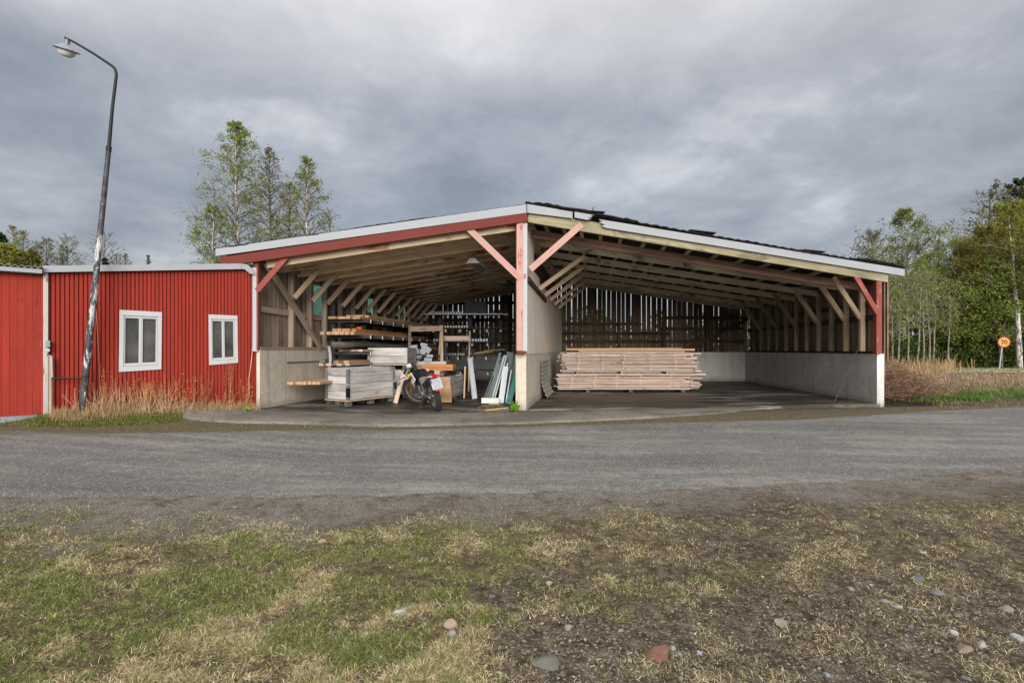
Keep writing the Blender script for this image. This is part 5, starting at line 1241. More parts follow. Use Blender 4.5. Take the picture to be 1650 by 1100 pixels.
LM = {'birch': leaf_mat('birch_leaves', rgb(84,98,42), rgb(118,130,58), rgb(150,160,80)),
      'olive': leaf_mat('olive_leaves', rgb(88,94,36), rgb(128,128,50), rgb(160,156,70)),
      'dark': leaf_mat('dark_needles', rgb(32,44,24), rgb(50,64,34), rgb(70,84,44), .2),
      'grey': leaf_mat('greyish_buds', rgb(82,84,56), rgb(108,110,70), rgb(136,134,92))}
def bark(name, pale, dark):
    t = NT(name, .9, .2); t.obj(); n_ = t.noise(t.scaled(9, 9, 3., t.raw), 1., 5., .7)
    t.color(t.ramp(n_, [(.42, dark), (.54, pale)])); return t.m
BM = {'white': bark('birch_bark', rgb(196,190,180), rgb(84,78,72)), 'brown': bark('brown_bark', rgb(112,100,86), rgb(66,58,50)), 'grey': bark('grey_bark', rgb(136,128,116), rgb(80,74,66))}
def tubes_np(paths, n=4):
    """paths: list of (points (k,3), radii (k)) -> vertex and face arrays"""
    V = []; F = []; off = 0; ang = np.arange(n)*2*np.pi/n
    for P, r in paths:
        P = np.asarray(P, float); k = len(P); d = np.gradient(P, axis=0); d /= np.linalg.norm(d, axis=1)[:,None]+1e-9
        ref = np.where(np.abs(d[:,2:3]) > .9, np.array([[1., 0, 0]]), np.array([[0, 0, 1.]])); a = np.cross(d, ref); a /= np.linalg.norm(a, axis=1)[:,None]+1e-9; b = np.cross(d, a)
        ring = P[:,None]+(a[:,None]*np.cos(ang)[None,:,None]+b[:,None]*np.sin(ang)[None,:,None])*np.asarray(r)[:,None,None]
        V.append(ring.reshape(-1, 3)); i = np.arange(k*n).reshape(k, n)+off; j = np.roll(i, -1, 1)
        F.append(np.stack([i[:-1], j[:-1], j[1:], i[1:]], -1).reshape(-1, 4)); off += k*n
    return np.concatenate(V), np.concatenate(F)
def leaves_np(C, size, r, flat=0.):
    m = len(C); d = r.randn(m, 3); d /= np.linalg.norm(d, axis=1)[:,None]; e = r.randn(m, 3); e -= d*(e*d).sum(1)[:,None]; e /= np.linalg.norm(e, axis=1)[:,None]
    s = size*(.6+.8*r.rand(m))[:,None]; v = np.stack([C-d*s, C+e*s*.55, C+d*s, C-e*s*.55], 1).reshape(-1, 3)
    return v, np.arange(4*m).reshape(m, 4), np.repeat(np.clip(r.rand(m)*.7+.15+.3*(r.rand(m)-.5), 0, 1), 4)
def make_tree(name, base, H, R, label, group=None, crown0=.3, lean=(0, 0), n_br=46, twigs=6, leafn=20, lsize=.075, lmat='birch', bmat='white', droop=.35, rise=.9, prof='oval', tr=.11, seed=1, cat='tree', fork=0, clump=.5):
    r = np.random.RandomState(seed); T = thing(name, V3(base, float(ground(*base))-.05), label, cat, group); o = np.array(wpos(T))
    k = np.linspace(0, 1, 9); wob = np.c_[np.cumsum(r.randn(9))*.012*H*.3, np.cumsum(r.randn(9))*.012*H*.3]; wob -= wob[0]
    trunk = np.c_[lean[0]*k*H+wob[:,0], lean[1]*k*H+wob[:,1], k*H]; tp = lambda u: np.array([np.interp(u, k, trunk[:,i]) for i in range(3)])
    stems = [(trunk+o, tr*(1-k)**.8+.012)]
    for f_ in range(fork):
        a = r.rand()*6.28; u0 = .05+.3*r.rand(); p0 = tp(u0); L = H*(.9-u0)*(.6+.3*r.rand()); q = np.linspace(0, 1, 6)
        stems.append((o+p0+np.c_[np.cos(a)*q**.7*L*.22, np.sin(a)*q**.7*L*.22, q*L], tr*.6*(1-q)+.01))
    v, f = tubes_np(stems, 8); npmesh('trunk', v, f, BM[bmat], smooth=True, parent=T, org=o)
    paths = []; Cs = []; ga = r.rand()*6
    for i in range(n_br):
        u = crown0+(1-crown0)*((i+r.rand())/n_br)**.92; w = (u-crown0)/(1-crown0)
        pr = {'oval': math.sin(math.pi*min(1, .16+.84*w)**.85)*.9+.12, 'cone': (1-w)*.95+.06, 'broad': (1-(2*w-.75)**2*.55)*.95, 'top': .35+.65*math.sin(math.pi*w)}[prof]
        L = R*max(.08, pr)*(.7+.5*r.rand()); ga += 2.4+r.randn()*.3
        src = tp(min(u, .985)) if (not fork or r.rand() < .5) else None
        if src is None:
            S = stems[1+r.randint(fork)][0]-o; src = S[1+r.randint(len(S)-1)]
        q = np.linspace(0, 1, 6); up0 = rise*(.6+.5*w)
        br = src+np.c_[np.cos(ga)*q*L, np.sin(ga)*q*L, (up0*q-droop*1.3*q**2.2)*L]+np.cumsum(r.randn(6, 3), 0)*.02*L
        rad = tr*.30*(1-.6*w)*(1-q)+.006; paths.append((br+o, rad)); dens = max(0., 1+clump*r.randn())
        for j in range(twigs):
            s = .25+.75*r.rand(); p0 = np.array([np.interp(s, q, br[:,c]) for c in range(3)]); a = ga+r.randn()*.9; l = L*(.22+.3*r.rand())*(1.15-.5*s)
            t_ = np.linspace(0, 1, 4); tw = p0+np.c_[np.cos(a)*t_*l, np.sin(a)*t_*l, ((.55+.7*r.randn())*t_-(droop*1.6)*t_**2)*l]; paths.append((tw+o, .007*(1-t_)+.0035))
            m = r.poisson(leafn*dens*(.5+.6*r.rand()))
            if m: x = r.rand(m); Cs.append(np.stack([np.interp(x, t_, tw[:,c]) for c in range(3)], -1)+r.randn(m, 3)*(.05+.055*L))
    v, f = tubes_np(paths, 3); npmesh('branches', v, f, BM['brown' if bmat == 'brown' else 'grey'], parent=T, org=o)
    if Cs:
        C_ = np.concatenate(Cs); v, f, a = leaves_np(C_+o, lsize, r); npmesh('crown', v, f, LM[lmat], dict(var=a), parent=T, org=o)
    return T
def copy_tree(src, base, label, sc=1., rot=0., group=None):
    c = src.copy(); COL.objects.link(c); c.location = V3(base, float(ground(*base))-.05); c.rotation_euler = (0, 0, rot); c.scale = (sc, sc, sc); c['label'] = label
    if group: c['group'] = group
    for ch in list(src.children): d = ch.copy(); COL.objects.link(d); d.parent = c
    return c
XY = lambda px, Y: np.array([(px-825)/FP*Y, Y])
HT = lambda py, Y: (HZ-py)/FP*Y+EYE
G1 = 'birches behind the left bay'
make_tree('birch_tree', XY(387, 27), HT(196, 27), 1.95, 'tallest leafy birch behind the left bay roof', G1, crown0=.22, n_br=110, twigs=10, leafn=11, lsize=.05, seed=4, lean=(-.012, 0), prof='oval', droop=.5, rise=1.1)
make_tree('birch_tree', XY(436, 28), HT(233, 28), 1.4, 'thin sparsely leafed birch second from the left behind the left bay', G1, crown0=.3, n_br=95, twigs=10, leafn=4, lsize=.045, seed=9, droop=.4, rise=1.25, bmat='grey', lmat='grey')
make_tree('birch_tree', XY(470, 28.5), HT(292, 28.5), 1.1, 'shortest birch, between the thin birch and the pointed birch', G1, crown0=.3, n_br=70, twigs=9, leafn=5, lsize=.048, seed=14, droop=.4, rise=1.2, bmat='brown')
make_tree('birch_tree', XY(494, 27), HT(252, 27), 1.5, 'pointed birch rightmost of the tall group behind the left bay', G1, crown0=.25, n_br=95, twigs=9, leafn=6, lsize=.05, seed=21, prof='oval', droop=.4, rise=1.2, lean=(.004, 0))
make_tree('young_birch', XY(345, 26), HT(330, 26), 1.3, 'low leafy birch at the left foot of the tallest birch', G1, crown0=.25, n_br=64, twigs=8, leafn=8, lsize=.05, seed=25, prof='broad', droop=.3, cat='tree')
make_tree('bare_sapling', XY(533, 27), HT(338, 27), .9, 'nearly bare sapling just above the left bay roof', None, crown0=.5, n_br=22, twigs=4, leafn=1, lsize=.05, seed=31, rise=1.4, droop=.2, bmat='brown', lmat='grey')
G2 = 'far trees above the red roof'
for i, (px, py, Y, R, lf, lm, bm_, pf, lab) in enumerate(((-4, 372, 40, 2.2, 26, 'dark', 'brown', 'cone', 'dark conifer at the left edge above the tin roof'), (12, 395, 38, 1.6, 16, 'olive', 'brown', 'broad', 'yellow-green bush at the foot of the dark conifer'), (24, 364, 44, 1.3, 2, 'grey', 'grey', 'oval', 'tallest thin tree next to the dark conifer'), (38, 370, 43, 1.5, 2, 'birch', 'grey', 'oval', 'thin tree right of the tallest one above the tin roof'),
        (56, 402, 40, .9, 6, 'olive', 'brown', 'broad', 'low yellow-green bush behind the white corner board'), (76, 384, 44, 1.5, 5, 'grey', 'brown', 'broad', 'rounded greenish tree above the white corner board'), (99, 396, 44, 1.2, 3, 'grey', 'brown', 'broad', 'small rounded tree between two taller trees'), (112, 384, 45, 1.3, 2, 'grey', 'grey', 'top', 'nearly bare tree left of the lamp post'),
        (166, 374, 46, 2.1, 1, 'grey', 'grey', 'broad', 'wide bare tree behind the lamp post'), (188, 408, 47, 1.4, 2, 'grey', 'brown', 'broad', 'low bare shrubby tree right of the lamp post'), (173, 415, 42, .6, 16, 'dark', 'brown', 'cone', 'tiny dark spruce tip beside the lamp post'), (204, 408, 49, 1., 2, 'grey', 'grey', 'oval', 'small bare tree farther right of the lamp post'), (240, 409, 52, .9, 3, 'grey', 'brown', 'cone', 'small lone pointed tree above the first window'))):
    make_tree('far_tree', XY(px, Y), HT(py, Y), R, lab, G2, crown0=.3, n_br=60, twigs=7, leafn=lf, lsize=.10 if lf > 5 else .07, lmat=lm, bmat=bm_, prof=pf, seed=60+i, droop=.15 if lm != 'dark' else .3, rise=1.1 if lm != 'dark' else .3)
G3 = 'trees at the right behind the shed'
make_tree('birch_tree', XY(1404, 40), HT(378, 40), 2.5, 'round greyish tree just behind the right end of the shed', G3, crown0=.3, n_br=110, twigs=9, leafn=8, lsize=.06, lmat='grey', bmat='grey', prof='broad', seed=101, rise=1.2, droop=.15, fork=3)
make_tree('birch_tree', XY(1458, 36), HT(340, 36), 2.3, 'tall fresh green birch right of the shed', G3, crown0=.28, n_br=110, twigs=9, leafn=13, lsize=.065, lmat='birch', prof='oval', seed=103, droop=.35, rise=1.1, fork=1, clump=.7)
make_tree('larch_tree', XY(1517, 42), HT(383, 42), 1.9, 'slender nearly bare tree with a pointed crown', G3, crown0=.35, n_br=110, twigs=9, leafn=2, lsize=.05, lmat='grey', bmat='brown', prof='cone', seed=105, droop=.25, rise=.9)
right = [(1556, 398, 33, 1.9, 24, 'olive', 'grey', 'broad', 'bushy olive tree at the left of the big leafy group'), (1592, 306, 34, 2.3, 12, 'grey', 'brown', 'broad', 'tall half-bare tree above the leafy group'), (1588, 372, 30, 2.1, 30, 'olive', 'grey', 'broad', 'broad yellow-green tree in the middle of the leafy group'),
         (1646, 288, 36, 1.9, 34, 'dark', 'brown', 'oval', 'dark pine crown at the right edge'), (1634, 330, 31, 2.4, 30, 'olive', 'grey', 'broad', 'leafy olive tree under the dark pine'), (1612, 420, 29, 1.9, 30, 'birch', 'grey', 'broad', 'lower bright green tree behind the speed sign'), (1548, 455, 30, 1.6, 22, 'birch', 'brown', 'broad', 'low bright green bush tree left of the speed sign'),
         (1690, 350, 30, 2.6, 30, 'olive', 'grey', 'broad', 'leafy tree cut by the right edge'), (1572, 470, 34, 2., 30, 'dark', 'brown', 'broad', 'dark low tree in the shade behind the leafy group'), (1640, 470, 33, 2., 30, 'dark', 'brown', 'broad', 'dark undergrowth tree at the right edge behind the white trunk')]
for i, (px, py, Y, R, lf, lm, bm_, pf, lab) in enumerate(right):
    make_tree('broadleaf_tree' if lm != 'dark' else 'dark_tree', XY(px, Y+3.5), HT(py, Y+3.5), R*1.2, lab, G3, crown0=.14, n_br=110, twigs=8, leafn=int(lf*.95), lsize=.064, lmat=lm, bmat=bm_, prof=pf, seed=120+i, droop=.2, rise=.9, fork=2, clump=.6)
make_tree('white_birch', XY(1643, 31.2), HT(345, 31.2), 1.5, 'white-stemmed birch standing right of the speed sign', G3, crown0=.45, n_br=30, twigs=5, leafn=14, lsize=.075, lmat='olive', bmat='white', seed=150, lean=(-.075, 0), tr=.14)
# thin pale saplings behind the reeds
lab_s = ['thin pale sapling nearest the shed corner', 'second pale sapling from the shed corner', 'pale forked sapling among the reeds', 'straight pale sapling before the green birch', 'slim pale sapling right of the green birch', 'pale sapling in the gap between the tall trees', 'last thin pale sapling left of the leafy group', 'leaning pale sapling above the dry reeds', 'short pale sapling by the bushy olive tree']
for i, (px, py, Y) in enumerate(((1440, 470, 24), (1447, 440, 27), (1464, 420, 28), (1478, 415, 27), (1489, 430, 28), (1498, 440, 29), (1504, 430, 30), (1431, 455, 25), (1527, 450, 30))):
    make_tree('sapling', XY(px, Y), HT(py, Y), .9, lab_s[i], 'pale saplings right of the shed', crown0=.35, n_br=30, twigs=5, leafn=4, lsize=.055, lmat='birch', bmat='grey', seed=170+i, lean=((-.03, .01, 0, .02, -.01)[i % 5], 0), rise=1.3, droop=.2, tr=.032)
# a far wood that reads as one mass
def far_wood():
    r = np.random.RandomState(77); Cs = []; paths = []
    for (x0, x1, Y, h0, h1, n_) in ((27, 62, 48, 3.0, 7.5, 90), (-26, 30, 55, 2.4, 5.4, 150), (36, 75, 40, 3., 8., 60), (-90, -26, 60, 3., 6., 60)):
        for i in range(n_):
            x = x0+(x1-x0)*r.rand(); y = Y+r.randn()*3; h = h0+(h1-h0)*r.rand(); m = int(26*h); q = r.rand(m)**.7
            c = np.c_[x+r.randn(m)*h*.17*(1.15-q), y+r.randn(m)*h*.15, q*h]; Cs.append(c)
            paths.append((np.array([[x, y, -.1], [x+r.randn()*.1, y, h*.5], [x+r.randn()*.2, y, h*.95]]), np.array([.07, .05, .02])))
    v, f, a = leaves_np(np.concatenate(Cs), .22, r); npmesh('distant_wood', v, f, leaf_mat('wood_leaves', rgb(36,44,22), rgb(66,74,32), rgb(98,100,48)), dict(var=a), kind='stuff', label='far belt of mixed wood beyond the road and the shed', cat='wood')
    v, f = tubes_np(paths, 4); npmesh('distant_trunks', v, f, BM['grey'], kind='stuff', label='thin stems inside the far belt of wood', cat='wood')
far_wood()
# dense undergrowth behind the road sign
def undergrowth():
    r = np.random.RandomState(78); Cs = []
    for i in range(150):
        px = 1425+r.rand()*330; Y = 32.5+r.rand()*6; c0 = XY(px, Y); h = .8+r.rand()*(1.2 if px < 1530 else 2.6); m = int(150*h)
        q = r.rand(m); Cs.append(np.c_[c0[0]+r.randn(m)*.5, Y+r.randn(m)*.4, q*h])
    v, f, a = leaves_np(np.concatenate(Cs), .085, r); npmesh('undergrowth', v, f, leaf_mat('undergrowth_leaves', rgb(40,50,22), rgb(66,80,32), rgb(100,112,46)), dict(var=a), kind='stuff', label='dark green undergrowth behind the speed sign', cat='undergrowth')
undergrowth()
# ------------------------------------------------------------------ blades and stems
def blade_mat(name):
    t = NT(name, .8, .15); c = t.attr('col', 'Color'); t.link(c, t.p.inputs['Base Color'])
    tr = t.node('ShaderNodeBsdfTranslucent'); t.link(c, tr.inputs[0]); mx = t.node('ShaderNodeMixShader'); mx.inputs[0].default_value = .25
    t.link(t.p.outputs[0], mx.inputs[1]); t.link(tr.outputs[0], mx.inputs[2]); t.link(mx.outputs[0], t.n['Material Output'].inputs[0]); return t.m
M['blade'] = blade_mat('grass_blades')
def blades(base, L, W, elev, az, bend, col, r):
    """flat bent blades; every argument is an array over blades"""
    m = len(base); d = np.c_[np.cos(az)*np.cos(elev), np.sin(az)*np.cos(elev), np.sin(elev)]; s = np.c_[-np.sin(az), np.cos(az), np.zeros(m)]
    tw = r.rand(m)*1.2-.6; s = s*np.cos(tw)[:,None]+np.cross(d, s)*np.sin(tw)[:,None]
    mid = base+d*(L*.55)[:,None]; tip = base+d*L[:,None]; tip[:,2] -= bend*L; tip[:,:2] += d[:,:2]*(bend*L*.4)[:,None]
    tip[:,2] = np.maximum(tip[:,2], base[:,2]+.002)
    w = W[:,None]
    v = np.stack([base-s*w*.5, base+s*w*.5, mid+s*w*.42, mid-s*w*.42, tip+s*w*.08, tip-s*w*.08], 1).reshape(-1, 3)
    b = np.arange(m)*6; f = np.concatenate([np.stack([b, b+1, b+2, b+3], -1), np.stack([b+3, b+2, b+4, b+5], -1)])
    return v, f, np.repeat(col, 6, 0)
def lin(c): return np.array(rgb(*c)[:3])
STRAW = np.array([lin(c) for c in ((196,178,142), (176,156,122), (214,198,164), (150,130,98), (190,176,142), (226,208,178))])
GREEN = np.array([lin(c) for c in ((94,112,54), (82,102,50), (112,126,66), (128,136,74), (74,90,46), (104,118,68), (150,150,88), (138,142,80))])
def foreground_grass():
    r = np.random.RandomState(5); n_ = 2200000
    px = r.uniform(-120, 1770, n_); py = 560+270+ (1130-830)*r.rand(n_)**.85; Y = 850*1.5/(py-HZ); X = (px-825)/FP*Y
    g, right_, bare, v = zone(X, Y)
    tuft = fbm(X*5+3, Y*5, 3); fine = fbm(X*22+7, Y*22, 2)
    p = g*np.clip((tuft-.22)*2.6, .22, 1)*np.clip((fine-.36)*4., .12, 1)*.62+ .06*sstep(4.8, 6., v)*np.clip((tuft-.5)*8, 0, 1)
    p = p*(1-.5*right_*bare)
    keep = r.rand(n_) < p; X, Y, g, right_, bare, tuft = [a[keep] for a in (X, Y, g, right_, bare, tuft)]; m = len(X)
    grn = sstep(.51, .60, fbm(X*1.0+21, Y*1.0+5, 4)*.42+fbm(X*3.6+2, Y*3.6, 3)*.58+.055*(1-right_)*sstep(3.9, 2.6, Y)+.02*(1-right_)-.05*right_)
    isg = r.rand(m) < (.22+.52*grn)
    col = np.where(isg[:,None], GREEN[r.randint(0, 8, m)], STRAW[r.randint(0, 6, m)])*(.52+1.08*r.rand(m))[:,None]
    L = np.where(isg, .018+.032*r.rand(m), .018+.034*r.rand(m))*(1-.22*right_)*(.65+.7*np.clip((tuft-.3)*1.8, 0, 1)); W = np.maximum(.0012+.0013*r.rand(m), .00056*Y)
    elev = np.where(isg, .35+.9*r.rand(m), .04+.85*r.rand(m)**1.3); az = r.rand(m)*6.283; bend = np.where(isg, .12+.25*r.rand(m), .02+.22*r.rand(m))
    b = np.c_[X, Y, gz(X, Y)-.003]; v, f, c = blades(b, L, W, elev, az, bend, col, r)
    npmesh('grass', v, f, M['blade'], dict(col=c), kind='stuff', label='mixed green and straw-coloured grass of the foreground', cat='grass')
foreground_grass()
def pebble_templates(r, k=8):
    out = []
    for i in range(k):
        bm = bmesh.new(); bmesh.ops.create_icosphere(bm, subdivisions=1, radius=1.); v = np.array([p.co[:] for p in bm.verts]); f = np.array([[q.index for q in t.verts] for t in bm.faces]); bm.free()
        v *= (1+.28*r.randn(len(v), 1)).clip(.6, 1.4); v *= np.array([1, .6+.4*r.rand(), .35+.3*r.rand()]); out.append((v, f))
    return out
def stone_mat(name):
    t = NT(name, .85, .25); c = t.attr('col', 'Color'); t.obj(); n_ = t.noise(t.raw, 60., 4., .7)
    t.color(t.mix(1., c, t.ramp(n_, [(.3, .72), (.7, 1.1)]), 'MULTIPLY')); return t.m
STONE = np.array([lin(c) for c in ((156,146,134), (180,170,156), (126,118,108), (170,152,134), (140,138,134), (192,182,168), (146,126,108), (108,98,88))])
def gravel():
    r = np.random.RandomState(6); T = pebble_templates(r); V = []; F = []; Cc = []; off = 0; n_ = 60000
    px = r.uniform(-60, 1720, n_); py = 800+ (1130-800)*r.rand(n_)**.8; Y = 850*1.48/(py-HZ); X = (px-825)/FP*Y
    g, right_, bare, v = zone(X, Y); cl = fbm(X*3.1+8, Y*3.1, 3)
    p = (.34*bare+.10*right_+.10*sstep(4.0, 4.6, v))*np.clip((cl-.36)*4, .05, 1)*(1-.75*g)
    keep = r.rand(n_) < p; X = X[keep]; Y = Y[keep]; m = len(X); s = .0020+.0105*r.rand(m)**4.; s = np.maximum(s, .0007*Y); Z = gz(X, Y); idx = r.randint(0, len(T), m)
    for j in range(m):
        tv, tf = T[idx[j]]; a = r.rand()*6.283; c_, s_ = math.cos(a), math.sin(a); q = tv*s[j]
        V.append(np.c_[X[j]+q[:,0]*c_-q[:,1]*s_, Y[j]+q[:,0]*s_+q[:,1]*c_, Z[j]+q[:,2]+s[j]*.15]); F.append(tf+off); off += len(tv); Cc.append(np.repeat((STONE[r.randint(8)]*(.35+.35*r.rand()))[None], len(tv), 0))
    npmesh('gravel', np.concatenate(V), np.concatenate(F), stone_mat('gravel_stones'), dict(col=np.concatenate(Cc)), kind='stuff', label='loose grey gravel on the bare foreground soil', cat='gravel')
gravel()
stones = [(645, 992, 25, .5, (206,204,204), 'white-grey angular stone in the grass at the bottom centre-left'), (729, 1018, 30, .55, (190,166,150), 'pinkish layered stone in the grass'), (727, 1031, 22, .5, (190,186,180), 'pale slab just below the pinkish layered stone'), (614, 1068, 10, .8, (206,208,218), 'small bluish-white pebble in the grass'), (702, 1090, 12, .7, (216,140,106), 'small orange pebble in the grass at the bottom edge'),
          (1061, 1058, 48, .62, (150,112,94), 'large red-brown stone in the foreground gravel'), (874, 1071, 58, .20, (126,124,116), 'large flat grey slab at the bottom centre'), (1084, 1047, 18, .5, (176,176,166), 'pale oval pebble touching the red-brown stone'), (1094, 1055, 15, .5, (150,156,152), 'greenish pebble right of the red-brown stone'), (1127, 1052, 12, .8, (186,186,186), 'small pale pebble farther right of the red-brown stone'),
          (915, 1016, 20, .5, (176,158,140), 'beige stone above the flat grey slab'), (1260, 1005, 30, .25, (176,164,150), 'long pale flat stone in the bare gravel'), (1370, 951, 17, .5, (166,160,158), 'pale grey stone at the lower edge of the dry grass'), (1425, 968, 22, .4, (172,158,148), 'pinkish-grey flat stone in a row of three'), (1445, 978, 19, .35, (190,188,188), 'white flat stone in the middle of the row of three'), (1471, 981, 15, .4, (176,172,172), 'small white stone ending the row of three'),
          (1477, 932, 27, .2, (128,136,138), 'bluish flat stone beside the dry grass on the right'), (1510, 955, 26, .22, (150,144,144), 'low grey stone half sunk right of the bluish one'), (1536, 1023, 19, .5, (206,202,200), 'bright white stone at the lower right'), (1582, 1043, 24, .4, (196,188,182), 'long white stone near the lower right corner'), (1553, 1049, 32, .25, (160,146,130), 'long beige flat stone beside the long white stone'), (1640, 1033, 26, .5, (196,200,204), 'pale blue-white stone at the right edge'),
          (1620, 983, 22, .35, (166,156,150), 'grey-brown flat stone at the right edge above the pale one'), (1544, 992, 13, .5, (140,148,142), 'small greenish pebble below the low grey stone'), (1467, 1013, 10, .7, (150,146,138), 'small round pebble below the row of three'), (1487, 890, 12, .4, (176,180,186), 'lone bluish-white stone in the far dry grass'), (520, 873, 16, .3, (190,170,146), 'flat tan stone at the edge of the grass'), (885, 943, 14, .5, (190,182,178), 'pale stone at the edge of the dry grass'),
          (1334, 1062, 12, .6, (160,152,148), 'small grey stone left of the long beige one'), (1000, 1020, 12, .5, (176,170,166), 'small pale stone above the red-brown stone'), (1556, 1102-8, 16, .5, (150,158,160), 'bluish pebble at the bottom edge on the right'), (1332, 1090, 14, .6, (150,156,158), 'grey-blue pebble at the bottom edge'), (436, 945, 10, .5, (176,160,140), 'tiny tan pebble in the left grass')]
smat = {}
for i, (px, py, w, ft, c, lab) in enumerate(stones):
    h = hit(px, py); s = w/FP*h[1]/2; r = np.random.RandomState(200+i); bm = bmesh.new(); bmesh.ops.create_icosphere(bm, subdivisions=3, radius=1.)
    sx, sy = 1, .65+.3*r.rand(); o_ = r.rand()*50; ax = [np.array(q_)/np.linalg.norm(q_) for q_ in r.randn(10, 3)]
    for p in bm.verts:
        n_ = np.array(p.co); cut = min([1.]+[(.52+.22*((k*37) % 7)/7)/max(1e-3, float(n_ @ a)) if n_ @ a > .3 else 1. for k, a in enumerate(ax)])
        q_ = n_*min(1, cut)*(1+.10*(float(vnoise(n_[0]*2+o_, n_[1]*2+n_[2]*3))-.5)); p.co = Vector((q_[0]*s*sx, q_[1]*s*sy*1.1, q_[2]*s*ft*1.5))
    me = bpy.data.meshes.new('stone'); bm.to_mesh(me); bm.free(); me.polygons.foreach_set('use_smooth', [True]*len(me.polygons)); me.set_sharp_from_angle(angle=math.radians(28))
    t = NT('stone_%d' % i, .85, .25); n1 = t.noise(None, 22., 5., .7); n2 = t.noise(None, 6., 3.); cc = tuple(x*.62 for x in rgb(*c)[:3])+(1,)
    t.color(t.ramp(t.math('ADD', t.math('MULTIPLY', n1, .6), t.math('MULTIPLY', n2, .4)), [(.32, tuple(x*.62 for x in cc[:3])+(1,)), (.62, cc)])); t.bump(n1, .4, .004); me.materials.append(t.m)
    o = bpy.data.objects.new('stone', me); COL.objects.link(o); o.location = (h[0], h[1], float(gz(h[0], h[1]))+s*ft*.12); o.rotation_euler = (r.randn()*.1, r.randn()*.1, r.randn()*.5); tag(o, lab, 'stone', 'stones in the foreground')
def area_blades(name, poly_px, n_, Lr, cols, label, cat, seed, elev=(.7, 1.5), W=.004, bend=.3, lift=0., zfun=None, patch=0., mixg=None):
    """blades scattered over the ground seen between photo pixel bounds (x0, y0, x1, y1)"""
    r = np.random.RandomState(seed); x0, y0, x1, y1 = poly_px; px = r.uniform(x0, x1, n_); px = np.where(r.rand(n_) < .35, x0+(x1-x0)*(.5+.36*r.randn(n_)).clip(-.2, 1.25), px); py = y0+(y1-y0)*r.rand(n_)*(1-.35*((px-x0)/(x1-x0)).clip(0, 1)**3)
    Y = 850*1.07/(py-HZ); 
    for k in range(30): Y = .6*Y+.4*850*(EYE-ground((px-825)/FP*Y, Y))/(py-HZ)
    X = (px-825)/FP*Y
    if patch: k = r.rand(n_) < np.clip((fbm(X*2.2, Y*2.2, 3)-patch)*5, .02, 1); X = X[k]; Y = Y[k]
    m = len(X); c = np.array([lin(q) for q in cols]); col = c[r.randint(0, len(c), m)]*(.75+.5*r.rand(m))[:,None]
    L = Lr[0]+(Lr[1]-Lr[0])*r.rand(m)**1.5; b = np.c_[X, Y, (zfun or gz)(X, Y)+lift]
    v, f, cc = blades(b, L, np.maximum(W, .0008*Y), elev[0]+(elev[1]-elev[0])*r.rand(m), r.rand(m)*6.283, bend*r.rand(m)*2, col, r)
    return npmesh(name, v, f, M['blade'], dict(col=cc), kind='stuff', label=label, cat=cat)
GR = ((74,110,42), (96,128,52), (60,92,36), (116,140,66)); DRY = ((170,146,120), (146,124,102), (186,166,138), (124,102,84), (156,132,112))
area_blades('roadside_grass', (1470, 620, 1800, 647), 26000, (.06, .20), GR, 'bright green grass strip along the road at the right', 'grass', 31, patch=.38)
area_blades('dry_weeds', (1418, 604, 1900, 632), 26000, (.08, .30), DRY, 'brown dry weeds beyond the green strip at the right', 'weeds', 32, elev=(.3, 1.5), bend=.45)
area_blades('reeds', (1425, 588, 1540, 612), 1500, (.3, 1.1), ((196,172,132), (170,138,98), (150,120,88)), 'tall dry reeds behind the right end of the shed', 'reeds', 33, elev=(.75, 1.55), bend=.35, W=.005)
area_blades('verge_grass', (1425, 640, 1700, 660), 5000, (.03, .09), ((126,116,72), (150,138,96), (100,104,56)), 'short yellowish grass on the verge by the right end of the shed', 'grass', 34, patch=.45)
area_blades('strip_grass', (55, 666, 285, 687), 26000, (.015, .05), ((104,116,52), (126,132,66), (146,140,90), (90,100,44)), 'mossy short grass strip below the red wall', 'grass', 35, W=.003, patch=.2)
area_blades('verge_tufts', (380, 682, 1200, 692), 2600, (.02, .05), ((120,124,66), (96,110,50), (150,140,100)), 'sparse tufts between the concrete apron and the road', 'grass', 36, patch=.55, W=.003)
def stems(name, spots, seed, label, cat, cols, h, n_per, buds=None, tilt_=.35, parent=None, rad=.0022, zf=ground, crook=.05):
    r = np.random.RandomState(seed); P = []; C_ = []; B = []
    for (x, y, sc) in spots:
        for i in range(n_per):
            a = r.rand()*6.28; l = h*sc*(.45+.65*r.rand()); t_ = abs(r.randn())*tilt_; q = np.linspace(0, 1, 5); x0 = x+r.randn()*.05; y0 = y+r.randn()*.03
            p = np.c_[x0+np.cos(a)*q*l*math.sin(t_)+np.cumsum(r.randn(5))*crook*.2*l, y0+np.sin(a)*q*l*math.sin(t_)*.5, float(zf(x0, y0))-.01+q*l*math.cos(t_)-.25*t_*q**2*l]; P.append((p, rad*(1.2-q*.8)))
            if buds:
                k = r.poisson(buds); s = r.rand(k)**.6; B.append(np.stack([np.interp(s, q, p[:,c]) for c in range(3)], -1)+r.randn(k, 3)*.012)
    v, f = tubes_np(P, 3); return v, f, B, r
def straw_mat(name, cols):
    t = NT(name, .85, .15); t.obj(); n_ = t.noise(t.raw, 9., 3.); t.color(t.ramp(n_, [(.3, rgb(*cols[0])), (.7, rgb(*cols[1]))])); return t.m
sm = straw_mat('dry_stems', ((164,128,94), (222,192,152)))
def wall_spot(px, off): a = w_at(px, off); return Wp(a, off)
r_ = random.Random(41); sp = []
for i in range(50):
    px = r_.choice((r_.uniform(92, 300), r_.uniform(140, 250), r_.uniform(100, 410))); p = wall_spot(px, r_.uniform(.06, .34)); sp.append((p[0], p[1], .75+.4*r_.random() if px < 300 else .55+.3*r_.random()))
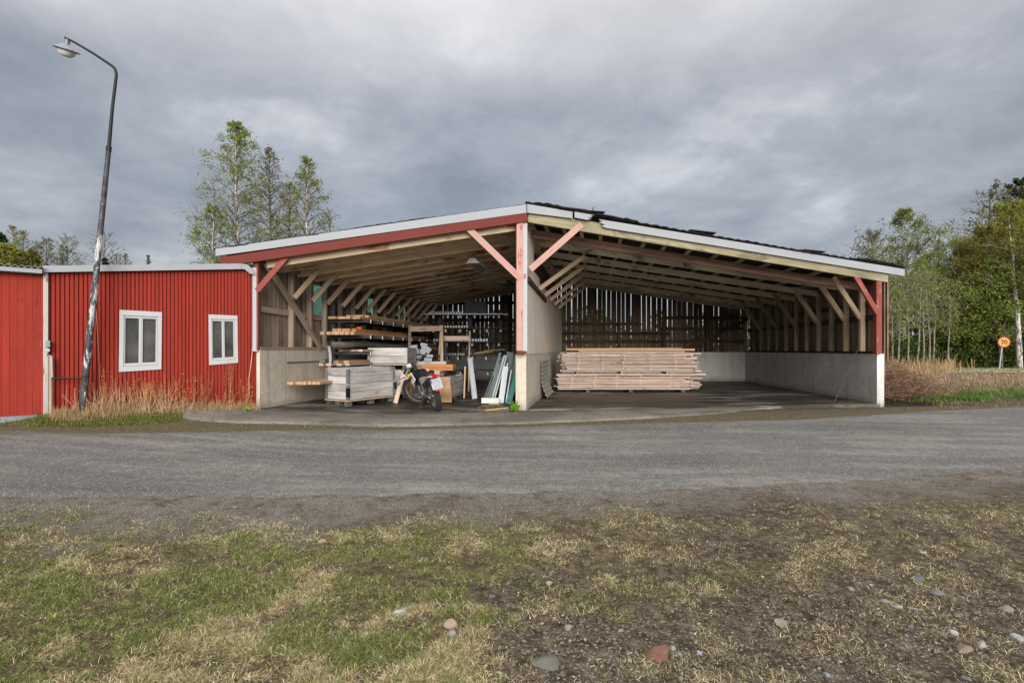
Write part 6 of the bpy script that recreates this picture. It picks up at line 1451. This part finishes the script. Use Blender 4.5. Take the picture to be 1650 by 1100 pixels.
v, f, _, _ = stems('dry_weeds', sp, 42, '', '', None, .46, 8, tilt_=.7, rad=.003, crook=.12); npmesh('dry_weeds', v, f, sm, kind='stuff', label='straw-coloured dry stems growing along the red wall', cat='weeds')
r_ = random.Random(43); sp = []
for i in range(420):
    px = r_.uniform(85, 412) if r_.random() < .55 else r_.uniform(90, 200); p = wall_spot(px, r_.uniform(.05, .40)); sp.append((p[0], p[1], .5+.6*r_.random()))
v, f, _, _ = stems('dry_grass', sp, 44, '', '', None, .17, 12, tilt_=.9, rad=.0026); npmesh('dry_grass', v, f, straw_mat('dry_tussocks', ((140,112,80), (190,166,124))), kind='stuff', label='flattened dry grass at the foot of the red wall', cat='grass')
bud = leaf_mat('yellow_buds', rgb(150,120,44), rgb(186,156,60), rgb(176,170,70)); gl = leaf_mat('fresh_weed_leaves', rgb(88,130,36), rgb(118,168,48), rgb(150,190,66))
for i, (px, sc, lab) in enumerate(((172, 1.35, 'tall thin budding shrub beside the lamp post'), (300, 1.0, 'reddish budding shrub between the two windows'), (268, .95, 'low twiggy shrub under the first window'), (330, 1.1, 'yellow-budded shrub left of the second window'), (371, 1.25, 'yellow-budded shrub under the second window'), (398, 1.0, 'yellow-budded shrub by the shed corner'), (226, .8, 'leaning twiggy shrub below the left part of the first window'))):
    p = wall_spot(px, .16); T = thing('shrub', V3(p, float(ground(*p))), lab, 'shrub', 'budding shrubs along the red wall')
    v, f, B, r = stems('s', [(p[0], p[1], sc)], 300+i, '', '', None, .62, 9, buds=15, tilt_=.3, rad=.003); npmesh('stems', v, f, straw_mat('reddish_stems', ((140,84,60), (196,150,112))), parent=T, org=wpos(T))
    v, f, a = leaves_np(np.concatenate(B), .011, r); npmesh('foliage', v, f, bud, dict(var=a), parent=T, org=wpos(T))
def weed(pos, n_, s, label, seed):
    T = thing('weed', V3(pos, FZ(pos)), label, 'weed'); r = np.random.RandomState(seed); o = np.array(wpos(T)); C_ = []
    P = []
    for i in range(n_):
        a = r.rand()*6.28; l = s*(.6+.6*r.rand()); q = np.linspace(0, 1, 5); t_ = .2+.6*r.rand(); p = o+np.c_[np.cos(a)*q*l*math.sin(t_), np.sin(a)*q*l*math.sin(t_)*.7, q*l*math.cos(t_)-.2*q**2*l]; P.append((p, .003*(1.2-q)))
        k = 16; x = r.rand(k); C_.append(np.stack([np.interp(x, q, p[:,c]) for c in range(3)], -1)+r.randn(k, 3)*.015)
    v, f = tubes_np(P, 4); npmesh('stems', v, f, gl, dict(var=np.full(len(v), .4)), parent=T, org=o); v, f, a = leaves_np(np.concatenate(C_), .02, r); npmesh('leaves', v, f, gl, dict(var=a), parent=T, org=o)
weed(front(-.22)-N*.12, 16, .20, 'bright green leafy weed at the foot of the middle pillar', 9)
weed(wall_spot(395, .42), 8, .10, 'small green plant by the shed corner in front of the dry stems', 10)
area_blades('moss_tufts', (770, 656, 835, 668), 900, (.01, .05), ((140,140,60), (120,104,70), (150,130,80)), 'mossy litter on the threshold by the middle pillar', 'moss', 37, elev=(.1, 1.2), patch=.2, lift=.03, W=.004)
area_blades('dead_leaves', (-40, 830, 1690, 1120), 900, (.012, .034), ((112,84,60), (88,66,50), (140,112,84), (70,56,46)), 'small dead leaves and bark bits lying on the foreground', 'leaves', 50, elev=(.0, .5), lift=.004, W=.011, zfun=gz)
area_blades('dry_twigs', (-40, 840, 1690, 1120), 500, (.04, .12), ((120,98,78), (90,74,60)), 'thin dry twigs lying in the foreground grass', 'twigs', 51, elev=(.0, .25), lift=.008, W=.0025, zfun=gz)
area_blades('leaf_litter', (1332, 642, 1372, 650), 260, (.02, .06), ((70,58,46), (96,82,66), (60,54,44)), 'dead leaves swept against the right concrete wall', 'litter', 38, elev=(.0, .8), lift=.02, W=.015)
# heap of cut brushwood by the right end of the shed
def brush():
    r = np.random.RandomState(91); P = []
    for i in range(2200):
        x = 7.45+abs(r.randn())*1.0+r.rand()*.4; y = 10.9+r.rand()*2.4+.25*(x-7.5); top = .8*math.exp(-((x-7.6)/1.5)**2)+.12; z = r.rand()**.8*top; l = .25+.5*r.rand(); a = r.rand()*6.28; e = r.randn()*.35; q = np.linspace(0, 1, 4)
        p = np.c_[x+np.cos(a)*(q-.5)*l, y+np.sin(a)*(q-.5)*l, z+(q-.5)*l*math.sin(e)]+np.cumsum(r.randn(4, 3), 0)*.02; p[:,2] = np.maximum(p[:,2], .0); p[:,0] = np.maximum(p[:,0], 7.36+.09*(p[:,1]-10.39)+.02); P.append((p, .006*(1.1-q*.7)))
    v, f = tubes_np(P, 3); npmesh('brushwood', v, f, straw_mat('brush_twigs', ((104,80,64), (164,134,112))), kind='stuff', label='heap of brown cut brushwood beside the right end of the shed', cat='brushwood')
brush()
# ------------------------------------------------------------------ far road and its sign
mb = MB(); pts0, pts1 = [], []
x = np.linspace(9, 110, 50); yn = 24.2+.02*(x-13)+.0*x; 
v = np.concatenate([np.c_[x, yn, ground(x, yn)+.03], np.c_[x, yn+5, ground(x, yn+5)+.03]]); i = np.arange(49); f = np.stack([i, i+1, i+51, i+50], -1)
npmesh('far_road', v, f, plain('pale_asphalt', rgb(176,172,168), .9, vary=.15, scale=2.), kind='structure')
area_blades('far_verge', (1430, 594.5, 1900, 602), 5000, (.05, .25), ((96,120,52), (130,130,74), (150,140,96)), 'grass on the verge before the far road', 'grass', 39)
SYD = 29.6; sb = up(1610, 596, SYD); sc_ = up(1616.5, 551, SYD); sgn = thing('speed_sign', (sb.x, sb.y, float(ground(sb.x, sb.y))), 'round yellow and red 70 speed limit sign on a leaning grey post', 'road sign')
mb = MB(); mb.tube([(sb.x, sb.y, 0), up(1615.5, 548, SYD)], .045, 10); mb.build('post', M['galv'], sgn, smooth=True)
dx = Vector((.93, .37, 0)).normalized() if False else Vector((.97, -.24, 0)).normalized(); dy = Vector((-dx.y, dx.x, 0)); rad = 8.6/FP*SYD
def disc(mb, r0, r1, off, th=.01, n=40, cx=0.):
    vs = []; f = []
    for k in range(n):
        t = 2*math.pi*k/n
        for rr, o in ((r0, 0), (r1, 0), (r0, th), (r1, th)): vs.append(sc_+dx*(math.cos(t)*rr+cx)+Vector((0,0,math.sin(t)*rr))+dy*(off+o))
    for k in range(n):
        a, b = k*4, (k+1) % n*4; f += [(a, b, b+1, a+1), (a+2, a+3, b+3, b+2), (a+1, b+1, b+3, a+3)]
        if r0 > 0: f.append((a, a+2, b+2, b))
    mb.add(vs, f); return mb
disc(MB(), .001, rad*.99, -.06, .03).build('plate', M['galv'], sgn)
disc(MB(), rad*.84, rad, -.075, .012).build('red_ring', plain('sign_red', rgb(140,20,18), .4, vary=.06), sgn)
disc(MB(), .001, rad*.835, -.073, .010).build('yellow_face', plain('sign_yellow', rgb(206,140,20), .4, vary=.05), sgn)
m_ = plain('sign_black', rgb(24,22,20), .5, vary=.05)
S_ = lambda a, b: sc_+dx*a*rad+Vector((0,0,b*rad))+dy*(-.083)
mb = MB(); mb.bar(S_(-.50, .34), S_(-.04, .34), .008, rad*.15, (0,0,1)); mb.bar(S_(-.10, .30), S_(-.34, -.40), .008, rad*.15, tuple(dx)); mb.build('digit_seven', m_, sgn)
mb = MB(); n_ = 28; vs = []; f = []
for k in range(n_):
    t = 2*math.pi*k/n_
    for rr in (.26, .12):
        for o in (0, .006): vs.append(S_(.28+math.cos(t)*rr, math.sin(t)*(rr+.15))+dy*o)
for k in range(n_): a, b = k*4, (k+1) % n_*4; f += [(a, b, b+2, a+2), (a+1, a+3, b+3, b+1), (a, a+1, b+1, b), (a+2, b+2, b+3, a+3)]
mb.add(vs, f); mb.build('digit_zero', m_, sgn)
